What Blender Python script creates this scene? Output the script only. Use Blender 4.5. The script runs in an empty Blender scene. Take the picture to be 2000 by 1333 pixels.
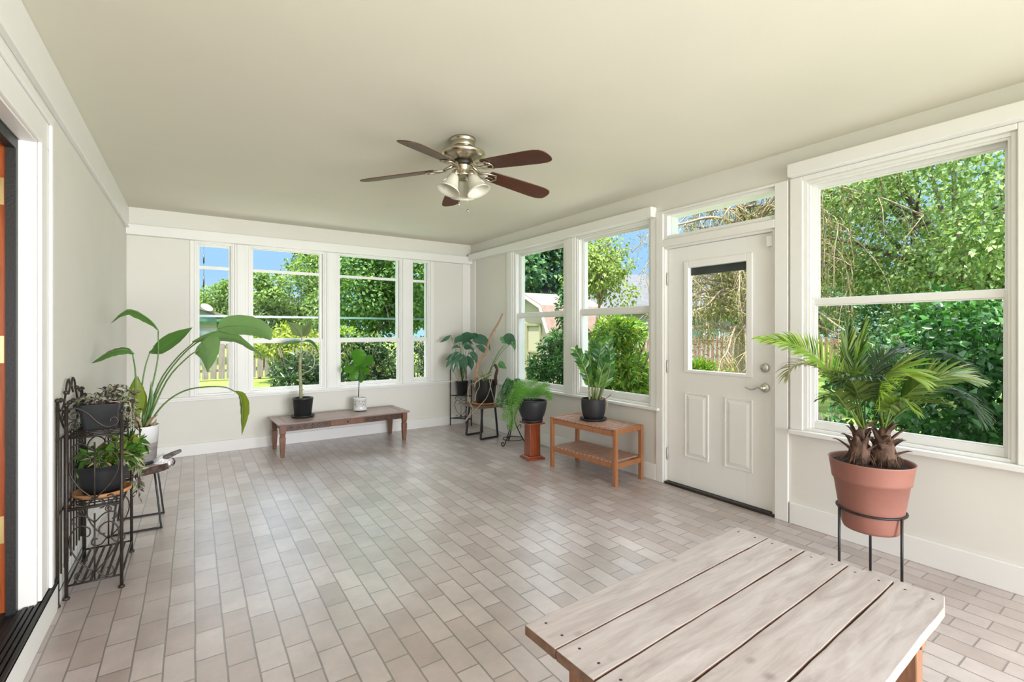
import bpy, bmesh, math, random
import numpy as np
from mathutils import Vector, Matrix
from mathutils.geometry import tessellate_polygon
SC = bpy.context.scene
COL = SC.collection
R = math.radians
PI = math.pi
rnd = random.Random(7)

# ------------------------------------------------------------------ camera
cam = bpy.data.cameras.new('camera')
cam.sensor_width = 36.0
cam.lens = 932.15 / 2000 * 36
cam.shift_y = -(666.5 - 647.1) / 2000
cam.clip_start = 0.05
cam.clip_end = 400
camo = bpy.data.objects.new('camera', cam)
camo.location = (0, 0, 1.31)
camo.rotation_euler = (R(90), 0, -R(33.73))
COL.objects.link(camo)
SC.camera = camo

# ------------------------------------------------------------------ sky, sun, added fill lamp
SUN_ENERGY = 6.6
SKY_STRENGTH = 0.95
REAR_POWER = 66.0
SC.view_settings.view_transform = 'Standard'
SC.view_settings.look = 'None'
SC.view_settings.gamma = 1.0
SC.view_settings.use_curve_mapping = False
SC.view_settings.exposure = 1.21
SC.cycles.use_denoising = True
SC.cycles.max_bounces = 10
SC.cycles.diffuse_bounces = 5
SC.cycles.glossy_bounces = 3
SC.cycles.transmission_bounces = 4
SC.cycles.transparent_max_bounces = 12
SC.cycles.caustics_reflective = False
SC.cycles.caustics_refractive = False
SC.cycles.sample_clamp_indirect = 6.0

world = bpy.data.worlds.new('daylight_sky')
SC.world = world
world.use_nodes = True
wn = world.node_tree
wn.nodes.clear()
w_out = wn.nodes.new('ShaderNodeOutputWorld')
w_bg = wn.nodes.new('ShaderNodeBackground')
w_tc = wn.nodes.new('ShaderNodeTexCoord')
w_sep = wn.nodes.new('ShaderNodeSeparateXYZ')
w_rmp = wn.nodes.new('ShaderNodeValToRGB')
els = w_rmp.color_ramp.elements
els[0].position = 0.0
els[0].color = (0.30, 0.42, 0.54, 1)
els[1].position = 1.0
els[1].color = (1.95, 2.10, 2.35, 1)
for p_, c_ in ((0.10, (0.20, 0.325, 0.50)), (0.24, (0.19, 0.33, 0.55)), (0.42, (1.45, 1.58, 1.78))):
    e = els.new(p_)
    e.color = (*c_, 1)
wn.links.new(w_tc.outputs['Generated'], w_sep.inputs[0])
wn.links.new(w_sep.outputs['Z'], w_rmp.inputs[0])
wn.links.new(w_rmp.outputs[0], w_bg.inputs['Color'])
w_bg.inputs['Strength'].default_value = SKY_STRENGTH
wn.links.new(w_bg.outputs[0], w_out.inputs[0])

sun = bpy.data.lights.new('sun', 'SUN')
sun.energy = SUN_ENERGY
sun.angle = R(1.0)
sun.color = (1.0, 0.95, 0.86)
suno = bpy.data.objects.new('sun', sun)
COL.objects.link(suno)
suno.rotation_euler = Vector((0.30, 0.24, -0.92)).to_track_quat('-Z', 'Y').to_euler()
suno.location = (-4, -4, 12)

# unseen fill lamp, added behind the camera to brighten the room
def fill_area(name, loc, rot, sx, sy, power, color):
    l = bpy.data.lights.new(name, 'AREA')
    l.shape = 'RECTANGLE'
    l.size = sx
    l.size_y = sy
    l.energy = power
    l.color = color
    l.spread = R(104)
    o = bpy.data.objects.new(name, l)
    o.location = loc
    o.rotation_euler = rot
    COL.objects.link(o)
    return o
fill_area('rear_fill_light', (1.75, -2.6, 1.2), (R(90), 0, R(13)), 3.0, 2.2, REAR_POWER, (0.97, 0.975, 1.0))

# ------------------------------------------------------------------ material helpers
def mat(name, color, rough=0.5, metal=0.0, spec=0.5, var=0.0, vscale=20.0, bump=0.0, bscale=60.0, stretch=(1, 1, 1), color2=None, detail=4.0, coat=0.0, isl=0.0):
    m = bpy.data.materials.new(name)
    m.use_nodes = True
    nt = m.node_tree
    b = nt.nodes['Principled BSDF']
    b.inputs['Base Color'].default_value = (*color, 1)
    b.inputs['Roughness'].default_value = rough
    b.inputs['Metallic'].default_value = metal
    b.inputs['Specular IOR Level'].default_value = spec
    if coat:
        b.inputs['Coat Weight'].default_value = coat
        b.inputs['Coat Roughness'].default_value = 0.15
    tc = None
    if var or bump or color2:
        tc = nt.nodes.new('ShaderNodeTexCoord')
        mp = nt.nodes.new('ShaderNodeMapping')
        mp.inputs['Scale'].default_value = stretch
        nt.links.new(tc.outputs['Object'], mp.inputs[0])
    if var or color2:
        nz = nt.nodes.new('ShaderNodeTexNoise')
        nz.inputs['Scale'].default_value = vscale
        nz.inputs['Detail'].default_value = detail
        nz.inputs['Roughness'].default_value = 0.6
        nt.links.new(mp.outputs[0], nz.inputs['Vector'])
        r = nt.nodes.new('ShaderNodeValToRGB')
        c2 = color2 or tuple(min(1, c * (1 + var)) for c in color)
        c1 = color if color2 else tuple(c * (1 - var) for c in color)
        r.color_ramp.elements[0].position = 0.35
        r.color_ramp.elements[1].position = 0.66
        r.color_ramp.elements[0].color = (*c1, 1)
        r.color_ramp.elements[1].color = (*c2, 1)
        nt.links.new(nz.outputs['Fac'], r.inputs[0])
        nt.links.new(r.outputs[0], b.inputs['Base Color'])
    if bump:
        n2 = nt.nodes.new('ShaderNodeTexNoise')
        n2.inputs['Scale'].default_value = bscale
        n2.inputs['Detail'].default_value = 5
        nt.links.new(mp.outputs[0], n2.inputs['Vector'])
        bp_ = nt.nodes.new('ShaderNodeBump')
        bp_.inputs['Strength'].default_value = bump
        bp_.inputs['Distance'].default_value = 0.01
        nt.links.new(n2.outputs['Fac'], bp_.inputs['Height'])
        nt.links.new(bp_.outputs[0], b.inputs['Normal'])
    return m

def leaf_mat(name, cols, rough=0.45, trans=0.35, spec=0.35, isl=True, vein=None):
    """leaf: colour varies from leaf to leaf, light passes through"""
    m = bpy.data.materials.new(name)
    m.use_nodes = True
    nt = m.node_tree
    b = nt.nodes['Principled BSDF']
    out = nt.nodes['Material Output']
    b.inputs['Roughness'].default_value = rough
    b.inputs['Specular IOR Level'].default_value = spec
    rmp = nt.nodes.new('ShaderNodeValToRGB')
    els = rmp.color_ramp.elements
    els[0].position = 0
    els[0].color = (*cols[0], 1)
    els[1].position = 1
    els[1].color = (*cols[-1], 1)
    for i, c in enumerate(cols[1:-1]):
        el = els.new((i + 1) / (len(cols) - 1))
        el.color = (*c, 1)
    if isl:
        g = nt.nodes.new('ShaderNodeNewGeometry')
        nt.links.new(g.outputs['Random Per Island'], rmp.inputs[0])
    else:
        tc = nt.nodes.new('ShaderNodeTexCoord')
        nz = nt.nodes.new('ShaderNodeTexNoise')
        nz.inputs['Scale'].default_value = 9
        nt.links.new(tc.outputs['Object'], nz.inputs['Vector'])
        nt.links.new(nz.outputs['Fac'], rmp.inputs[0])
    nt.links.new(rmp.outputs[0], b.inputs['Base Color'])
    tr = nt.nodes.new('ShaderNodeBsdfTranslucent')
    br = nt.nodes.new('ShaderNodeMixRGB')
    br.blend_type = 'MULTIPLY'
    br.inputs[0].default_value = 1
    br.inputs[2].default_value = (1.18, 1.24, 0.66, 1)
    nt.links.new(rmp.outputs[0], br.inputs[1])
    nt.links.new(br.outputs[0], tr.inputs['Color'])
    mx = nt.nodes.new('ShaderNodeMixShader')
    mx.inputs[0].default_value = trans
    nt.links.new(b.outputs[0], mx.inputs[1])
    nt.links.new(tr.outputs[0], mx.inputs[2])
    nt.links.new(mx.outputs[0], out.inputs[0])
    return m

def glass_mat(name, tint, refl=0.05, rough=0.0):
    m = bpy.data.materials.new(name)
    m.use_nodes = True
    nt = m.node_tree
    nt.nodes.clear()
    out = nt.nodes.new('ShaderNodeOutputMaterial')
    t = nt.nodes.new('ShaderNodeBsdfTransparent')
    t.inputs['Color'].default_value = (*tint, 1)
    g = nt.nodes.new('ShaderNodeBsdfGlossy')
    g.inputs['Roughness'].default_value = rough
    fr = nt.nodes.new('ShaderNodeFresnel')
    fr.inputs['IOR'].default_value = 1.08
    mx = nt.nodes.new('ShaderNodeMixShader')
    # only the front faces of the thin pane mirror; its inner faces let everything through
    ge = nt.nodes.new('ShaderNodeNewGeometry')
    fm = nt.nodes.new('ShaderNodeMath')
    fm.operation = 'SUBTRACT'
    fm.use_clamp = True
    nt.links.new(fr.outputs[0], fm.inputs[0])
    nt.links.new(ge.outputs['Backfacing'], fm.inputs[1])
    nt.links.new(fm.outputs[0], mx.inputs[0])
    nt.links.new(t.outputs[0], mx.inputs[1])
    nt.links.new(g.outputs[0], mx.inputs[2])
    nt.links.new(mx.outputs[0], out.inputs[0])
    return m

def wood_mat(name, c1, c2, scale=6.0, stretch=(1, 12, 12), rough=0.45, bump=0.06, knots=False, spec=0.4):
    m = bpy.data.materials.new(name)
    m.use_nodes = True
    nt = m.node_tree
    b = nt.nodes['Principled BSDF']
    b.inputs['Roughness'].default_value = rough
    b.inputs['Specular IOR Level'].default_value = spec
    tc = nt.nodes.new('ShaderNodeTexCoord')
    mp = nt.nodes.new('ShaderNodeMapping')
    mp.inputs['Scale'].default_value = stretch
    nt.links.new(tc.outputs['Object'], mp.inputs[0])
    nz = nt.nodes.new('ShaderNodeTexNoise')
    nz.inputs['Scale'].default_value = scale
    nz.inputs['Detail'].default_value = 6
    nz.inputs['Roughness'].default_value = 0.65
    nz.inputs['Distortion'].default_value = 0.6
    nt.links.new(mp.outputs[0], nz.inputs['Vector'])
    r = nt.nodes.new('ShaderNodeValToRGB')
    r.color_ramp.elements[0].position = 0.3
    r.color_ramp.elements[1].position = 0.72
    r.color_ramp.elements[0].color = (*c1, 1)
    r.color_ramp.elements[1].color = (*c2, 1)
    nt.links.new(nz.outputs['Fac'], r.inputs[0])
    last = r.outputs[0]
    # each board a little lighter or darker
    g = nt.nodes.new('ShaderNodeNewGeometry')
    mr = nt.nodes.new('ShaderNodeMapRange')
    mr.inputs['To Min'].default_value = 0.86
    mr.inputs['To Max'].default_value = 1.1
    nt.links.new(g.outputs['Random Per Island'], mr.inputs['Value'])
    mu = nt.nodes.new('ShaderNodeMixRGB')
    mu.blend_type = 'MULTIPLY'
    mu.inputs[0].default_value = 1
    nt.links.new(last, mu.inputs[1])
    nt.links.new(mr.outputs[0], mu.inputs[2])
    last = mu.outputs[0]
    if knots:
        vo = nt.nodes.new('ShaderNodeTexVoronoi')
        vo.inputs['Scale'].default_value = 7.0
        m2 = nt.nodes.new('ShaderNodeMapping')
        m2.inputs['Scale'].default_value = (1.0, 1.6, 1.0)
        nt.links.new(tc.outputs['Object'], m2.inputs[0])
        nt.links.new(m2.outputs[0], vo.inputs['Vector'])
        kr = nt.nodes.new('ShaderNodeValToRGB')
        kr.color_ramp.elements[0].position = 0.03
        kr.color_ramp.elements[0].color = (0.38, 0.29, 0.26, 1)
        kr.color_ramp.elements[1].position = 0.20
        kr.color_ramp.elements[1].color = (1, 1, 1, 1)
        nt.links.new(vo.outputs['Distance'], kr.inputs[0])
        n3 = nt.nodes.new('ShaderNodeTexNoise')
        n3.inputs['Scale'].default_value = 3.5
        nt.links.new(tc.outputs['Object'], n3.inputs['Vector'])
        k2 = nt.nodes.new('ShaderNodeValToRGB')
        k2.color_ramp.elements[0].position = 0.46
        k2.color_ramp.elements[0].color = (0, 0, 0, 1)
        k2.color_ramp.elements[1].position = 0.54
        k2.color_ramp.elements[1].color = (1, 1, 1, 1)
        nt.links.new(n3.outputs['Fac'], k2.inputs[0])
        m3 = nt.nodes.new('ShaderNodeMixRGB')
        m3.blend_type = 'MULTIPLY'
        nt.links.new(k2.outputs[0], m3.inputs[0])
        nt.links.new(last, m3.inputs[1])
        nt.links.new(kr.outputs[0], m3.inputs[2])
        last = m3.outputs[0]
    nt.links.new(last, b.inputs['Base Color'])
    if bump:
        bp_ = nt.nodes.new('ShaderNodeBump')
        bp_.inputs['Strength'].default_value = bump
        bp_.inputs['Distance'].default_value = 0.01
        nt.links.new(nz.outputs['Fac'], bp_.inputs['Height'])
        nt.links.new(bp_.outputs[0], b.inputs['Normal'])
    return m

M = {}
M['wall'] = mat('wall_paint', (0.735, 0.715, 0.665), 0.7, spec=0.25, var=0.012, vscale=3, bump=0.02, bscale=180)
M['trim'] = mat('white_trim_paint', (0.81, 0.80, 0.775), 0.4, spec=0.4, var=0.01, vscale=4)
M['ceiling'] = mat('ceiling_paint', (0.705, 0.675, 0.575), 0.75, spec=0.2, var=0.012, vscale=2, bump=0.015, bscale=150)
M['door'] = mat('door_paint', (0.86, 0.85, 0.83), 0.4, spec=0.4)
M['glass'] = glass_mat('window_glass', (0.96, 0.985, 0.97))
M['tinted_glass'] = glass_mat('storm_window_glass', (0.86, 0.97, 0.93))
M['alu'] = mat('aluminium', (0.24, 0.28, 0.27), 0.35, 0.6)
M['nickel'] = mat('satin_nickel', (0.62, 0.60, 0.55), 0.28, 1.0)
M['fan_metal'] = mat('brushed_nickel', (0.52, 0.46, 0.36), 0.26, 1.0, var=0.08, vscale=30, stretch=(1, 1, 30))
M['brass'] = mat('brass', (0.62, 0.50, 0.22), 0.3, 1.0)
M['black_metal'] = mat('black_iron', (0.012, 0.012, 0.013), 0.45, 0.0, spec=0.5)
M['iron'] = mat('bronze_black_iron', (0.035, 0.026, 0.022), 0.45, 0.3, spec=0.5, var=0.3, vscale=40)
M['rubber'] = mat('black_rubber', (0.012, 0.013, 0.012), 0.5, bump=0.1, bscale=90)
M['black_pot'] = mat('charcoal_plastic', (0.016, 0.017, 0.019), 0.42, spec=0.45)
M['matte_pot'] = mat('matte_charcoal_ceramic', (0.022, 0.022, 0.025), 0.55, spec=0.4, bump=0.03, bscale=120)
M['terracotta'] = mat('terracotta_plastic', (0.30, 0.128, 0.098), 0.5, spec=0.4, var=0.06, vscale=6)
M['clay'] = mat('orange_clay', (0.47, 0.22, 0.085), 0.7, var=0.15, vscale=14)
M['soil'] = mat('potting_soil', (0.030, 0.021, 0.015), 0.95, var=0.5, vscale=60, bump=0.9, bscale=70)
M['white_pot'] = mat('white_glazed_pot', (0.78, 0.78, 0.78), 0.3)
M['grey_band'] = mat('grey_wood_grain_glaze', (0.27, 0.25, 0.24), 0.45, var=0.22, vscale=5, stretch=(1, 1, 14))
M['teak'] = wood_mat('teak_wood', (0.30, 0.115, 0.045), (0.46, 0.20, 0.09), 5, (14, 14, 1.2), 0.42)
M['teak_slat'] = wood_mat('teak_slats', (0.36, 0.19, 0.13), (0.52, 0.32, 0.24), 5, (2, 14, 14), 0.38)
M['cherry'] = wood_mat('cherry_wood', (0.15, 0.032, 0.010), (0.36, 0.085, 0.026), 5, (14, 14, 1.0), 0.3)
M['dark_wood'] = wood_mat('dark_walnut', (0.045, 0.022, 0.014), (0.13, 0.062, 0.036), 5, (2, 12, 12), 0.42)
M['worn_wood'] = wood_mat('worn_walnut', (0.13, 0.055, 0.03), (0.26, 0.125, 0.07), 6, (10, 10, 1.5), 0.42)
M['bench_top'] = wood_mat('worn_bench_top', (0.25, 0.17, 0.145), (0.36, 0.265, 0.235), 6, (2, 10, 10), 0.33)
M['blade_wood'] = wood_mat('fan_blade_wood', (0.06, 0.016, 0.007), (0.115, 0.034, 0.015), 6, (2, 10, 10), 0.38)
M['plank'] = wood_mat('weathered_pine', (0.375, 0.315, 0.305), (0.60, 0.54, 0.54), 3.4, (1.2, 9, 9), 0.42, 0.08, knots=True)
M['plank_end'] = mat('plank_cut_end', (0.17, 0.095, 0.06), 0.7, var=0.25, vscale=30)
M['plank_side'] = mat('plank_worn_side', (0.46, 0.35, 0.25), 0.6, var=0.15, vscale=14)
M['plank_edge'] = wood_mat('pine_frame', (0.22, 0.10, 0.05), (0.35, 0.18, 0.10), 5, (12, 12, 2), 0.5)
M['stool_top'] = wood_mat('brown_stool_top', (0.13, 0.075, 0.055), (0.21, 0.13, 0.10), 5, (3, 12, 12), 0.35)
M['door_wood'] = wood_mat('stained_door_wood', (0.20, 0.040, 0.010), (0.44, 0.115, 0.028), 4, (14, 14, 0.8), 0.3, 0.03)
M['hall_floor'] = wood_mat('hall_floor_wood', (0.40, 0.17, 0.07), (0.60, 0.30, 0.14), 4, (2, 14, 14), 0.3)
M['slab_top'] = wood_mat('pale_slab_wood', (0.40, 0.34, 0.32), (0.55, 0.48, 0.45), 8, (2, 9, 9), 0.4)
M['bark'] = mat('rough_bark', (0.075, 0.045, 0.035), 0.9, var=0.6, vscale=35, bump=1.0, bscale=45)
M['pale_fluff'] = mat('pale_fleece', (0.78, 0.76, 0.76), 0.95, var=0.12, vscale=60, bump=0.8, bscale=60)
M['stub'] = mat('weathered_branch', (0.06, 0.05, 0.05), 0.85, color2=(0.24, 0.20, 0.19), vscale=26, stretch=(1, 1, 3))
M['driftwood'] = wood_mat('driftwood', (0.27, 0.15, 0.075), (0.45, 0.28, 0.16), 6, (6, 6, 6), 0.6)
M['frost'] = mat('frosted_glass', (0.62, 0.60, 0.50), 0.35, spec=0.5)
M['stem_green'] = mat('green_stem', (0.10, 0.20, 0.05), 0.5, var=0.25, vscale=20)
M['stem_tan'] = mat('tan_root', (0.40, 0.32, 0.22), 0.7, var=0.3, vscale=30)
M['brown_fibre'] = mat('palm_fibre', (0.055, 0.030, 0.020), 0.9, color2=(0.17, 0.095, 0.062), vscale=30, stretch=(1, 1, 0.3), bump=0.6, bscale=60)

# paver floor: 4 x 8 inch clay pavers in running bond along the room
def floor_mat():
    m = bpy.data.materials.new('clay_paver_floor')
    m.use_nodes = True
    nt = m.node_tree
    b = nt.nodes['Principled BSDF']
    tc = nt.nodes.new('ShaderNodeTexCoord')
    sep = nt.nodes.new('ShaderNodeSeparateXYZ')
    com = nt.nodes.new('ShaderNodeCombineXYZ')
    nt.links.new(tc.outputs['Object'], sep.inputs[0])
    nt.links.new(sep.outputs['Y'], com.inputs['X'])
    nt.links.new(sep.outputs['X'], com.inputs['Y'])
    wob = nt.nodes.new('ShaderNodeTexNoise')
    wob.inputs['Scale'].default_value = 4
    nt.links.new(com.outputs[0], wob.inputs['Vector'])
    wsub = nt.nodes.new('ShaderNodeVectorMath')
    wsub.operation = 'SUBTRACT'
    wsub.inputs[1].default_value = (0.5, 0.5, 0.5)
    nt.links.new(wob.outputs['Color'], wsub.inputs[0])
    wsc = nt.nodes.new('ShaderNodeVectorMath')
    wsc.operation = 'SCALE'
    wsc.inputs['Scale'].default_value = 0.008
    nt.links.new(wsub.outputs[0], wsc.inputs[0])
    wad = nt.nodes.new('ShaderNodeVectorMath')
    wad.operation = 'ADD'
    nt.links.new(com.outputs[0], wad.inputs[0])
    nt.links.new(wsc.outputs[0], wad.inputs[1])
    off = nt.nodes.new('ShaderNodeVectorMath')
    off.operation = 'ADD'
    off.inputs[1].default_value = (10.02, 10.314, 0)
    nt.links.new(wad.outputs[0], off.inputs[0])
    br = nt.nodes.new('ShaderNodeTexBrick')
    br.offset = 0.5
    br.inputs['Scale'].default_value = 1.0
    br.inputs['Brick Width'].default_value = 0.210
    br.inputs['Row Height'].default_value = 0.1032
    br.inputs['Mortar Size'].default_value = 0.0038
    br.inputs['Mortar Smooth'].default_value = 0.35
    br.inputs['Bias'].default_value = 0.0
    br.inputs['Color1'].default_value = (0.40, 0.33, 0.31, 1)
    br.inputs['Color2'].default_value = (0.545, 0.485, 0.48, 1)
    br.inputs['Mortar'].default_value = (0.23, 0.20, 0.19, 1)
    nt.links.new(off.outputs[0], br.inputs['Vector'])
    nz = nt.nodes.new('ShaderNodeTexNoise')
    nz.inputs['Scale'].default_value = 3.2
    nz.inputs['Detail'].default_value = 8
    nz.inputs['Roughness'].default_value = 0.7
    nt.links.new(tc.outputs['Object'], nz.inputs['Vector'])
    r = nt.nodes.new('ShaderNodeValToRGB')
    r.color_ramp.elements[0].position = 0.3
    r.color_ramp.elements[0].color = (0.80, 0.78, 0.77, 1)
    r.color_ramp.elements[1].position = 0.7
    r.color_ramp.elements[1].color = (1.2, 1.18, 1.16, 1)
    nt.links.new(nz.outputs['Fac'], r.inputs[0])
    mu = nt.nodes.new('ShaderNodeMixRGB')
    mu.blend_type = 'MULTIPLY'
    mu.inputs[0].default_value = 1
    nt.links.new(br.outputs['Color'], mu.inputs[1])
    nt.links.new(r.outputs[0], mu.inputs[2])
    nt.links.new(mu.outputs[0], b.inputs['Base Color'])
    b.inputs['Roughness'].default_value = 0.34
    b.inputs['Specular IOR Level'].default_value = 0.8
    b.inputs['Coat Weight'].default_value = 0.7
    b.inputs['Coat Roughness'].default_value = 0.30
    n2 = nt.nodes.new('ShaderNodeTexNoise')
    n2.inputs['Scale'].default_value = 45
    n2.inputs['Detail'].default_value = 6
    nt.links.new(tc.outputs['Object'], n2.inputs['Vector'])
    hs = nt.nodes.new('ShaderNodeMath')
    hs.operation = 'MULTIPLY_ADD'
    hs.inputs[1].default_value = 0.22
    inv = nt.nodes.new('ShaderNodeMath')
    inv.operation = 'SUBTRACT'
    inv.inputs[0].default_value = 1.0
    nt.links.new(br.outputs['Fac'], inv.inputs[1])
    nt.links.new(n2.outputs['Fac'], hs.inputs[0])
    nt.links.new(inv.outputs[0], hs.inputs[2])
    bp_ = nt.nodes.new('ShaderNodeBump')
    bp_.inputs['Strength'].default_value = 0.5
    bp_.inputs['Distance'].default_value = 0.003
    nt.links.new(hs.outputs[0], bp_.inputs['Height'])
    nt.links.new(bp_.outputs[0], b.inputs['Normal'])
    return m
M['floor'] = floor_mat()

# ------------------------------------------------------------------ mesh builder
ORG = {}
def wall_frame(kind):
    """(s, n, z) along a wall, n pointing out of the room -> world"""
    if kind == 'right':
        k = -0.018
        q = math.sqrt(1 + k * k)
        return lambda s, n, z: Vector((3.43 + (k * s + n) / q, (s - k * n) / q, z))
    if kind == 'back':
        return lambda s, n, z: Vector((s, 6.05 + n, z))
    if kind == 'left':
        return lambda s, n, z: Vector((-0.55 - n, s, z))
    return lambda s, n, z: Vector((s, n, z))
FR, FB, FL, FW = wall_frame('right'), wall_frame('back'), wall_frame('left'), wall_frame('world')

class MB:
    def __init__(self):
        self.v, self.f, self.s = [], [], []
    def add(self, vs, fs, smooth=False):
        o = len(self.v)
        self.v += [tuple(p) for p in vs]
        self.f += [tuple(i + o for i in q) for q in fs]
        self.s += [smooth] * len(fs)
        return self
    def box(self, x0, x1, y0, y1, z0, z1, fr=FW):
        vs = [fr(x, y, z) for z in (z0, z1) for y in (y0, y1) for x in (x0, x1)]
        return self.add(vs, [(0, 2, 3, 1), (4, 5, 7, 6), (0, 1, 5, 4), (2, 6, 7, 3), (0, 4, 6, 2), (1, 3, 7, 5)])
    def cbox(self, c, size, rz=0.0, rx=0.0, ry=0.0):
        m = Matrix.Translation(c) @ Matrix.Rotation(rz, 4, 'Z') @ Matrix.Rotation(rx, 4, 'X') @ Matrix.Rotation(ry, 4, 'Y')
        vs = [m @ Vector((sx * size[0] / 2, sy * size[1] / 2, sz * size[2] / 2)) for sz in (-1, 1) for sy in (-1, 1) for sx in (-1, 1)]
        return self.add(vs, [(0, 2, 3, 1), (4, 5, 7, 6), (0, 1, 5, 4), (2, 6, 7, 3), (0, 4, 6, 2), (1, 3, 7, 5)])
    def lathe(self, prof, c=(0, 0, 0), seg=32, mtx=None, close=False, scale=(1, 1)):
        """prof: (r, z) list from bottom to top"""
        vs, fs = [], []
        n = len(prof)
        for r, z in prof:
            for k in range(seg):
                a = 2 * PI * k / seg
                p = Vector((r * math.cos(a) * scale[0], r * math.sin(a) * scale[1], z))
                if mtx:
                    p = mtx @ p
                vs.append(p + Vector(c))
        for i in range(n - 1):
            for k in range(seg):
                k2 = (k + 1) % seg
                fs.append((i * seg + k, i * seg + k2, (i + 1) * seg + k2, (i + 1) * seg + k))
        if prof[0][0] > 1e-6:
            fs.append(tuple(range(seg - 1, -1, -1)))
        if prof[-1][0] > 1e-6:
            fs.append(tuple((n - 1) * seg + k for k in range(seg)))
        return self.add(vs, fs, True)
    def tube(self, pts, r, seg=8, closed=False, smooth=True, cap=True):
        pts = [Vector(p) for p in pts]
        n = len(pts)
        rs = r if isinstance(r, (list, tuple)) else [r] * n
        vs, fs = [], []
        prev = None
        for i, p in enumerate(pts):
            if closed:
                t = (pts[(i + 1) % n] - pts[i - 1])
            else:
                t = pts[min(i + 1, n - 1)] - pts[max(i - 1, 0)]
            if t.length < 1e-9:
                t = Vector((0, 0, 1))
            t.normalize()
            if prev is None:
                a = Vector((0, 0, 1)) if abs(t.z) < 0.9 else Vector((1, 0, 0))
                u = t.cross(a).normalized()
            else:
                u = (prev - t * prev.dot(t))
                u = u.normalized() if u.length > 1e-6 else t.orthogonal().normalized()
            prev = u
            w = t.cross(u)
            for k in range(seg):
                an = 2 * PI * (k + 0.5) / seg
                vs.append(p + (u * math.cos(an) + w * math.sin(an)) * rs[i])
        m = n if closed else n - 1
        for i in range(m):
            j = (i + 1) % n
            for k in range(seg):
                k2 = (k + 1) % seg
                fs.append((i * seg + k, i * seg + k2, j * seg + k2, j * seg + k))
        if cap and not closed:
            fs.append(tuple(range(seg - 1, -1, -1)))
            fs.append(tuple((n - 1) * seg + k for k in range(seg)))
        return self.add(vs, fs, smooth)
    def prism(self, poly, z0, z1, fr=FW):
        """extrude a 2D polygon (x, y) between z0 and z1"""
        n = len(poly)
        vs = [fr(x, y, z0) for x, y in poly] + [fr(x, y, z1) for x, y in poly]
        fs = [tuple(range(n - 1, -1, -1)), tuple(range(n, 2 * n))]
        fs += [(i, (i + 1) % n, n + (i + 1) % n, n + i) for i in range(n)]
        return self.add(vs, fs)
    def ribbon(self, pts, widths, side, fold=0.0, ridge=None, wave=0.0):
        """leaf blade: centre line, half widths, side direction(s); three verts across, folded along the midrib"""
        pts = [Vector(p) for p in pts]
        n = len(pts)
        vs, fs = [], []
        side = Vector(side)
        for i, p in enumerate(pts):
            t = (pts[min(i + 1, n - 1)] - pts[max(i - 1, 0)]).normalized()
            s = side - t * side.dot(t)
            s = s.normalized() if s.length > 1e-5 else t.orthogonal().normalized()
            nn = s.cross(t)
            w = widths[i]
            wv = wave * math.sin(i * 2.1) * w
            up = nn * (fold * w)
            vs += [p + s * w + up + nn * wv, p + s * (w * 0.5) + up * 0.42 + nn * wv * 0.3, p, p - s * (w * 0.5) + up * 0.42 - nn * wv * 0.3, p - s * w + up - nn * wv]
        for i in range(n - 1):
            for k in range(4):
                fs.append((i * 5 + k, i * 5 + k + 1, (i + 1) * 5 + k + 1, (i + 1) * 5 + k))
        return self.add(vs, fs, True)
    def build(self, name, material, parent=None, bevel=0.0, fix=True, segs=2, weld=0.0):
        off = Vector(ORG.get(parent.name, (0, 0, 0))) if parent is not None else Vector((0, 0, 0))
        me = bpy.data.meshes.new(name)
        me.from_pydata([tuple(Vector(p) - off) for p in self.v], [], self.f)
        me.polygons.foreach_set('use_smooth', self.s)
        if fix:
            bm = bmesh.new()
            bm.from_mesh(me)
            if weld:
                bmesh.ops.remove_doubles(bm, verts=bm.verts, dist=weld)
            bmesh.ops.recalc_face_normals(bm, faces=bm.faces)
            bm.to_mesh(me)
            bm.free()
        me.materials.append(material)
        o = bpy.data.objects.new(name, me)
        COL.objects.link(o)
        if parent is not None:
            o.parent = parent
            ORG[o.name] = tuple(off)
        if bevel:
            md = o.modifiers.new('edge', 'BEVEL')
            md.width = bevel
            md.segments = segs
            md.limit_method = 'ANGLE'
            md.angle_limit = R(40)
        return o

def tag(o, label, cat, group=None, kind=None):
    o['label'] = label
    o['category'] = cat
    if group:
        o['group'] = group
    if kind:
        o['kind'] = kind
    return o
def thing(name, label, cat, loc, group=None, kind=None):
    o = bpy.data.objects.new(name, None)
    o.empty_display_size = 0.05
    o.location = loc
    COL.objects.link(o)
    ORG[o.name] = tuple(loc)
    return tag(o, label, cat, group, kind)
def smooth_path(pts, n=4):
    """Catmull-Rom through pts"""
    P = [Vector(p) for p in pts]
    P = [P[0] * 2 - P[1]] + P + [P[-1] * 2 - P[-2]]
    out = []
    for i in range(1, len(P) - 2):
        for k in range(n):
            t = k / n
            a, b, c, d = P[i - 1], P[i], P[i + 1], P[i + 2]
            out.append(0.5 * ((2 * b) + (c - a) * t + (2 * a - 5 * b + 4 * c - d) * t * t + (3 * b - a - 3 * c + d) * t ** 3))
    out.append(P[-2])
    return out
def lerp(a, b, t):
    return a + (b - a) * t
def interp(ws, n):
    """resample a list of numbers to n"""
    out = []
    for i in range(n):
        x = i / (n - 1) * (len(ws) - 1)
        k = min(int(x), len(ws) - 2)
        out.append(lerp(ws[k], ws[k + 1], x - k))
    return out

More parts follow.
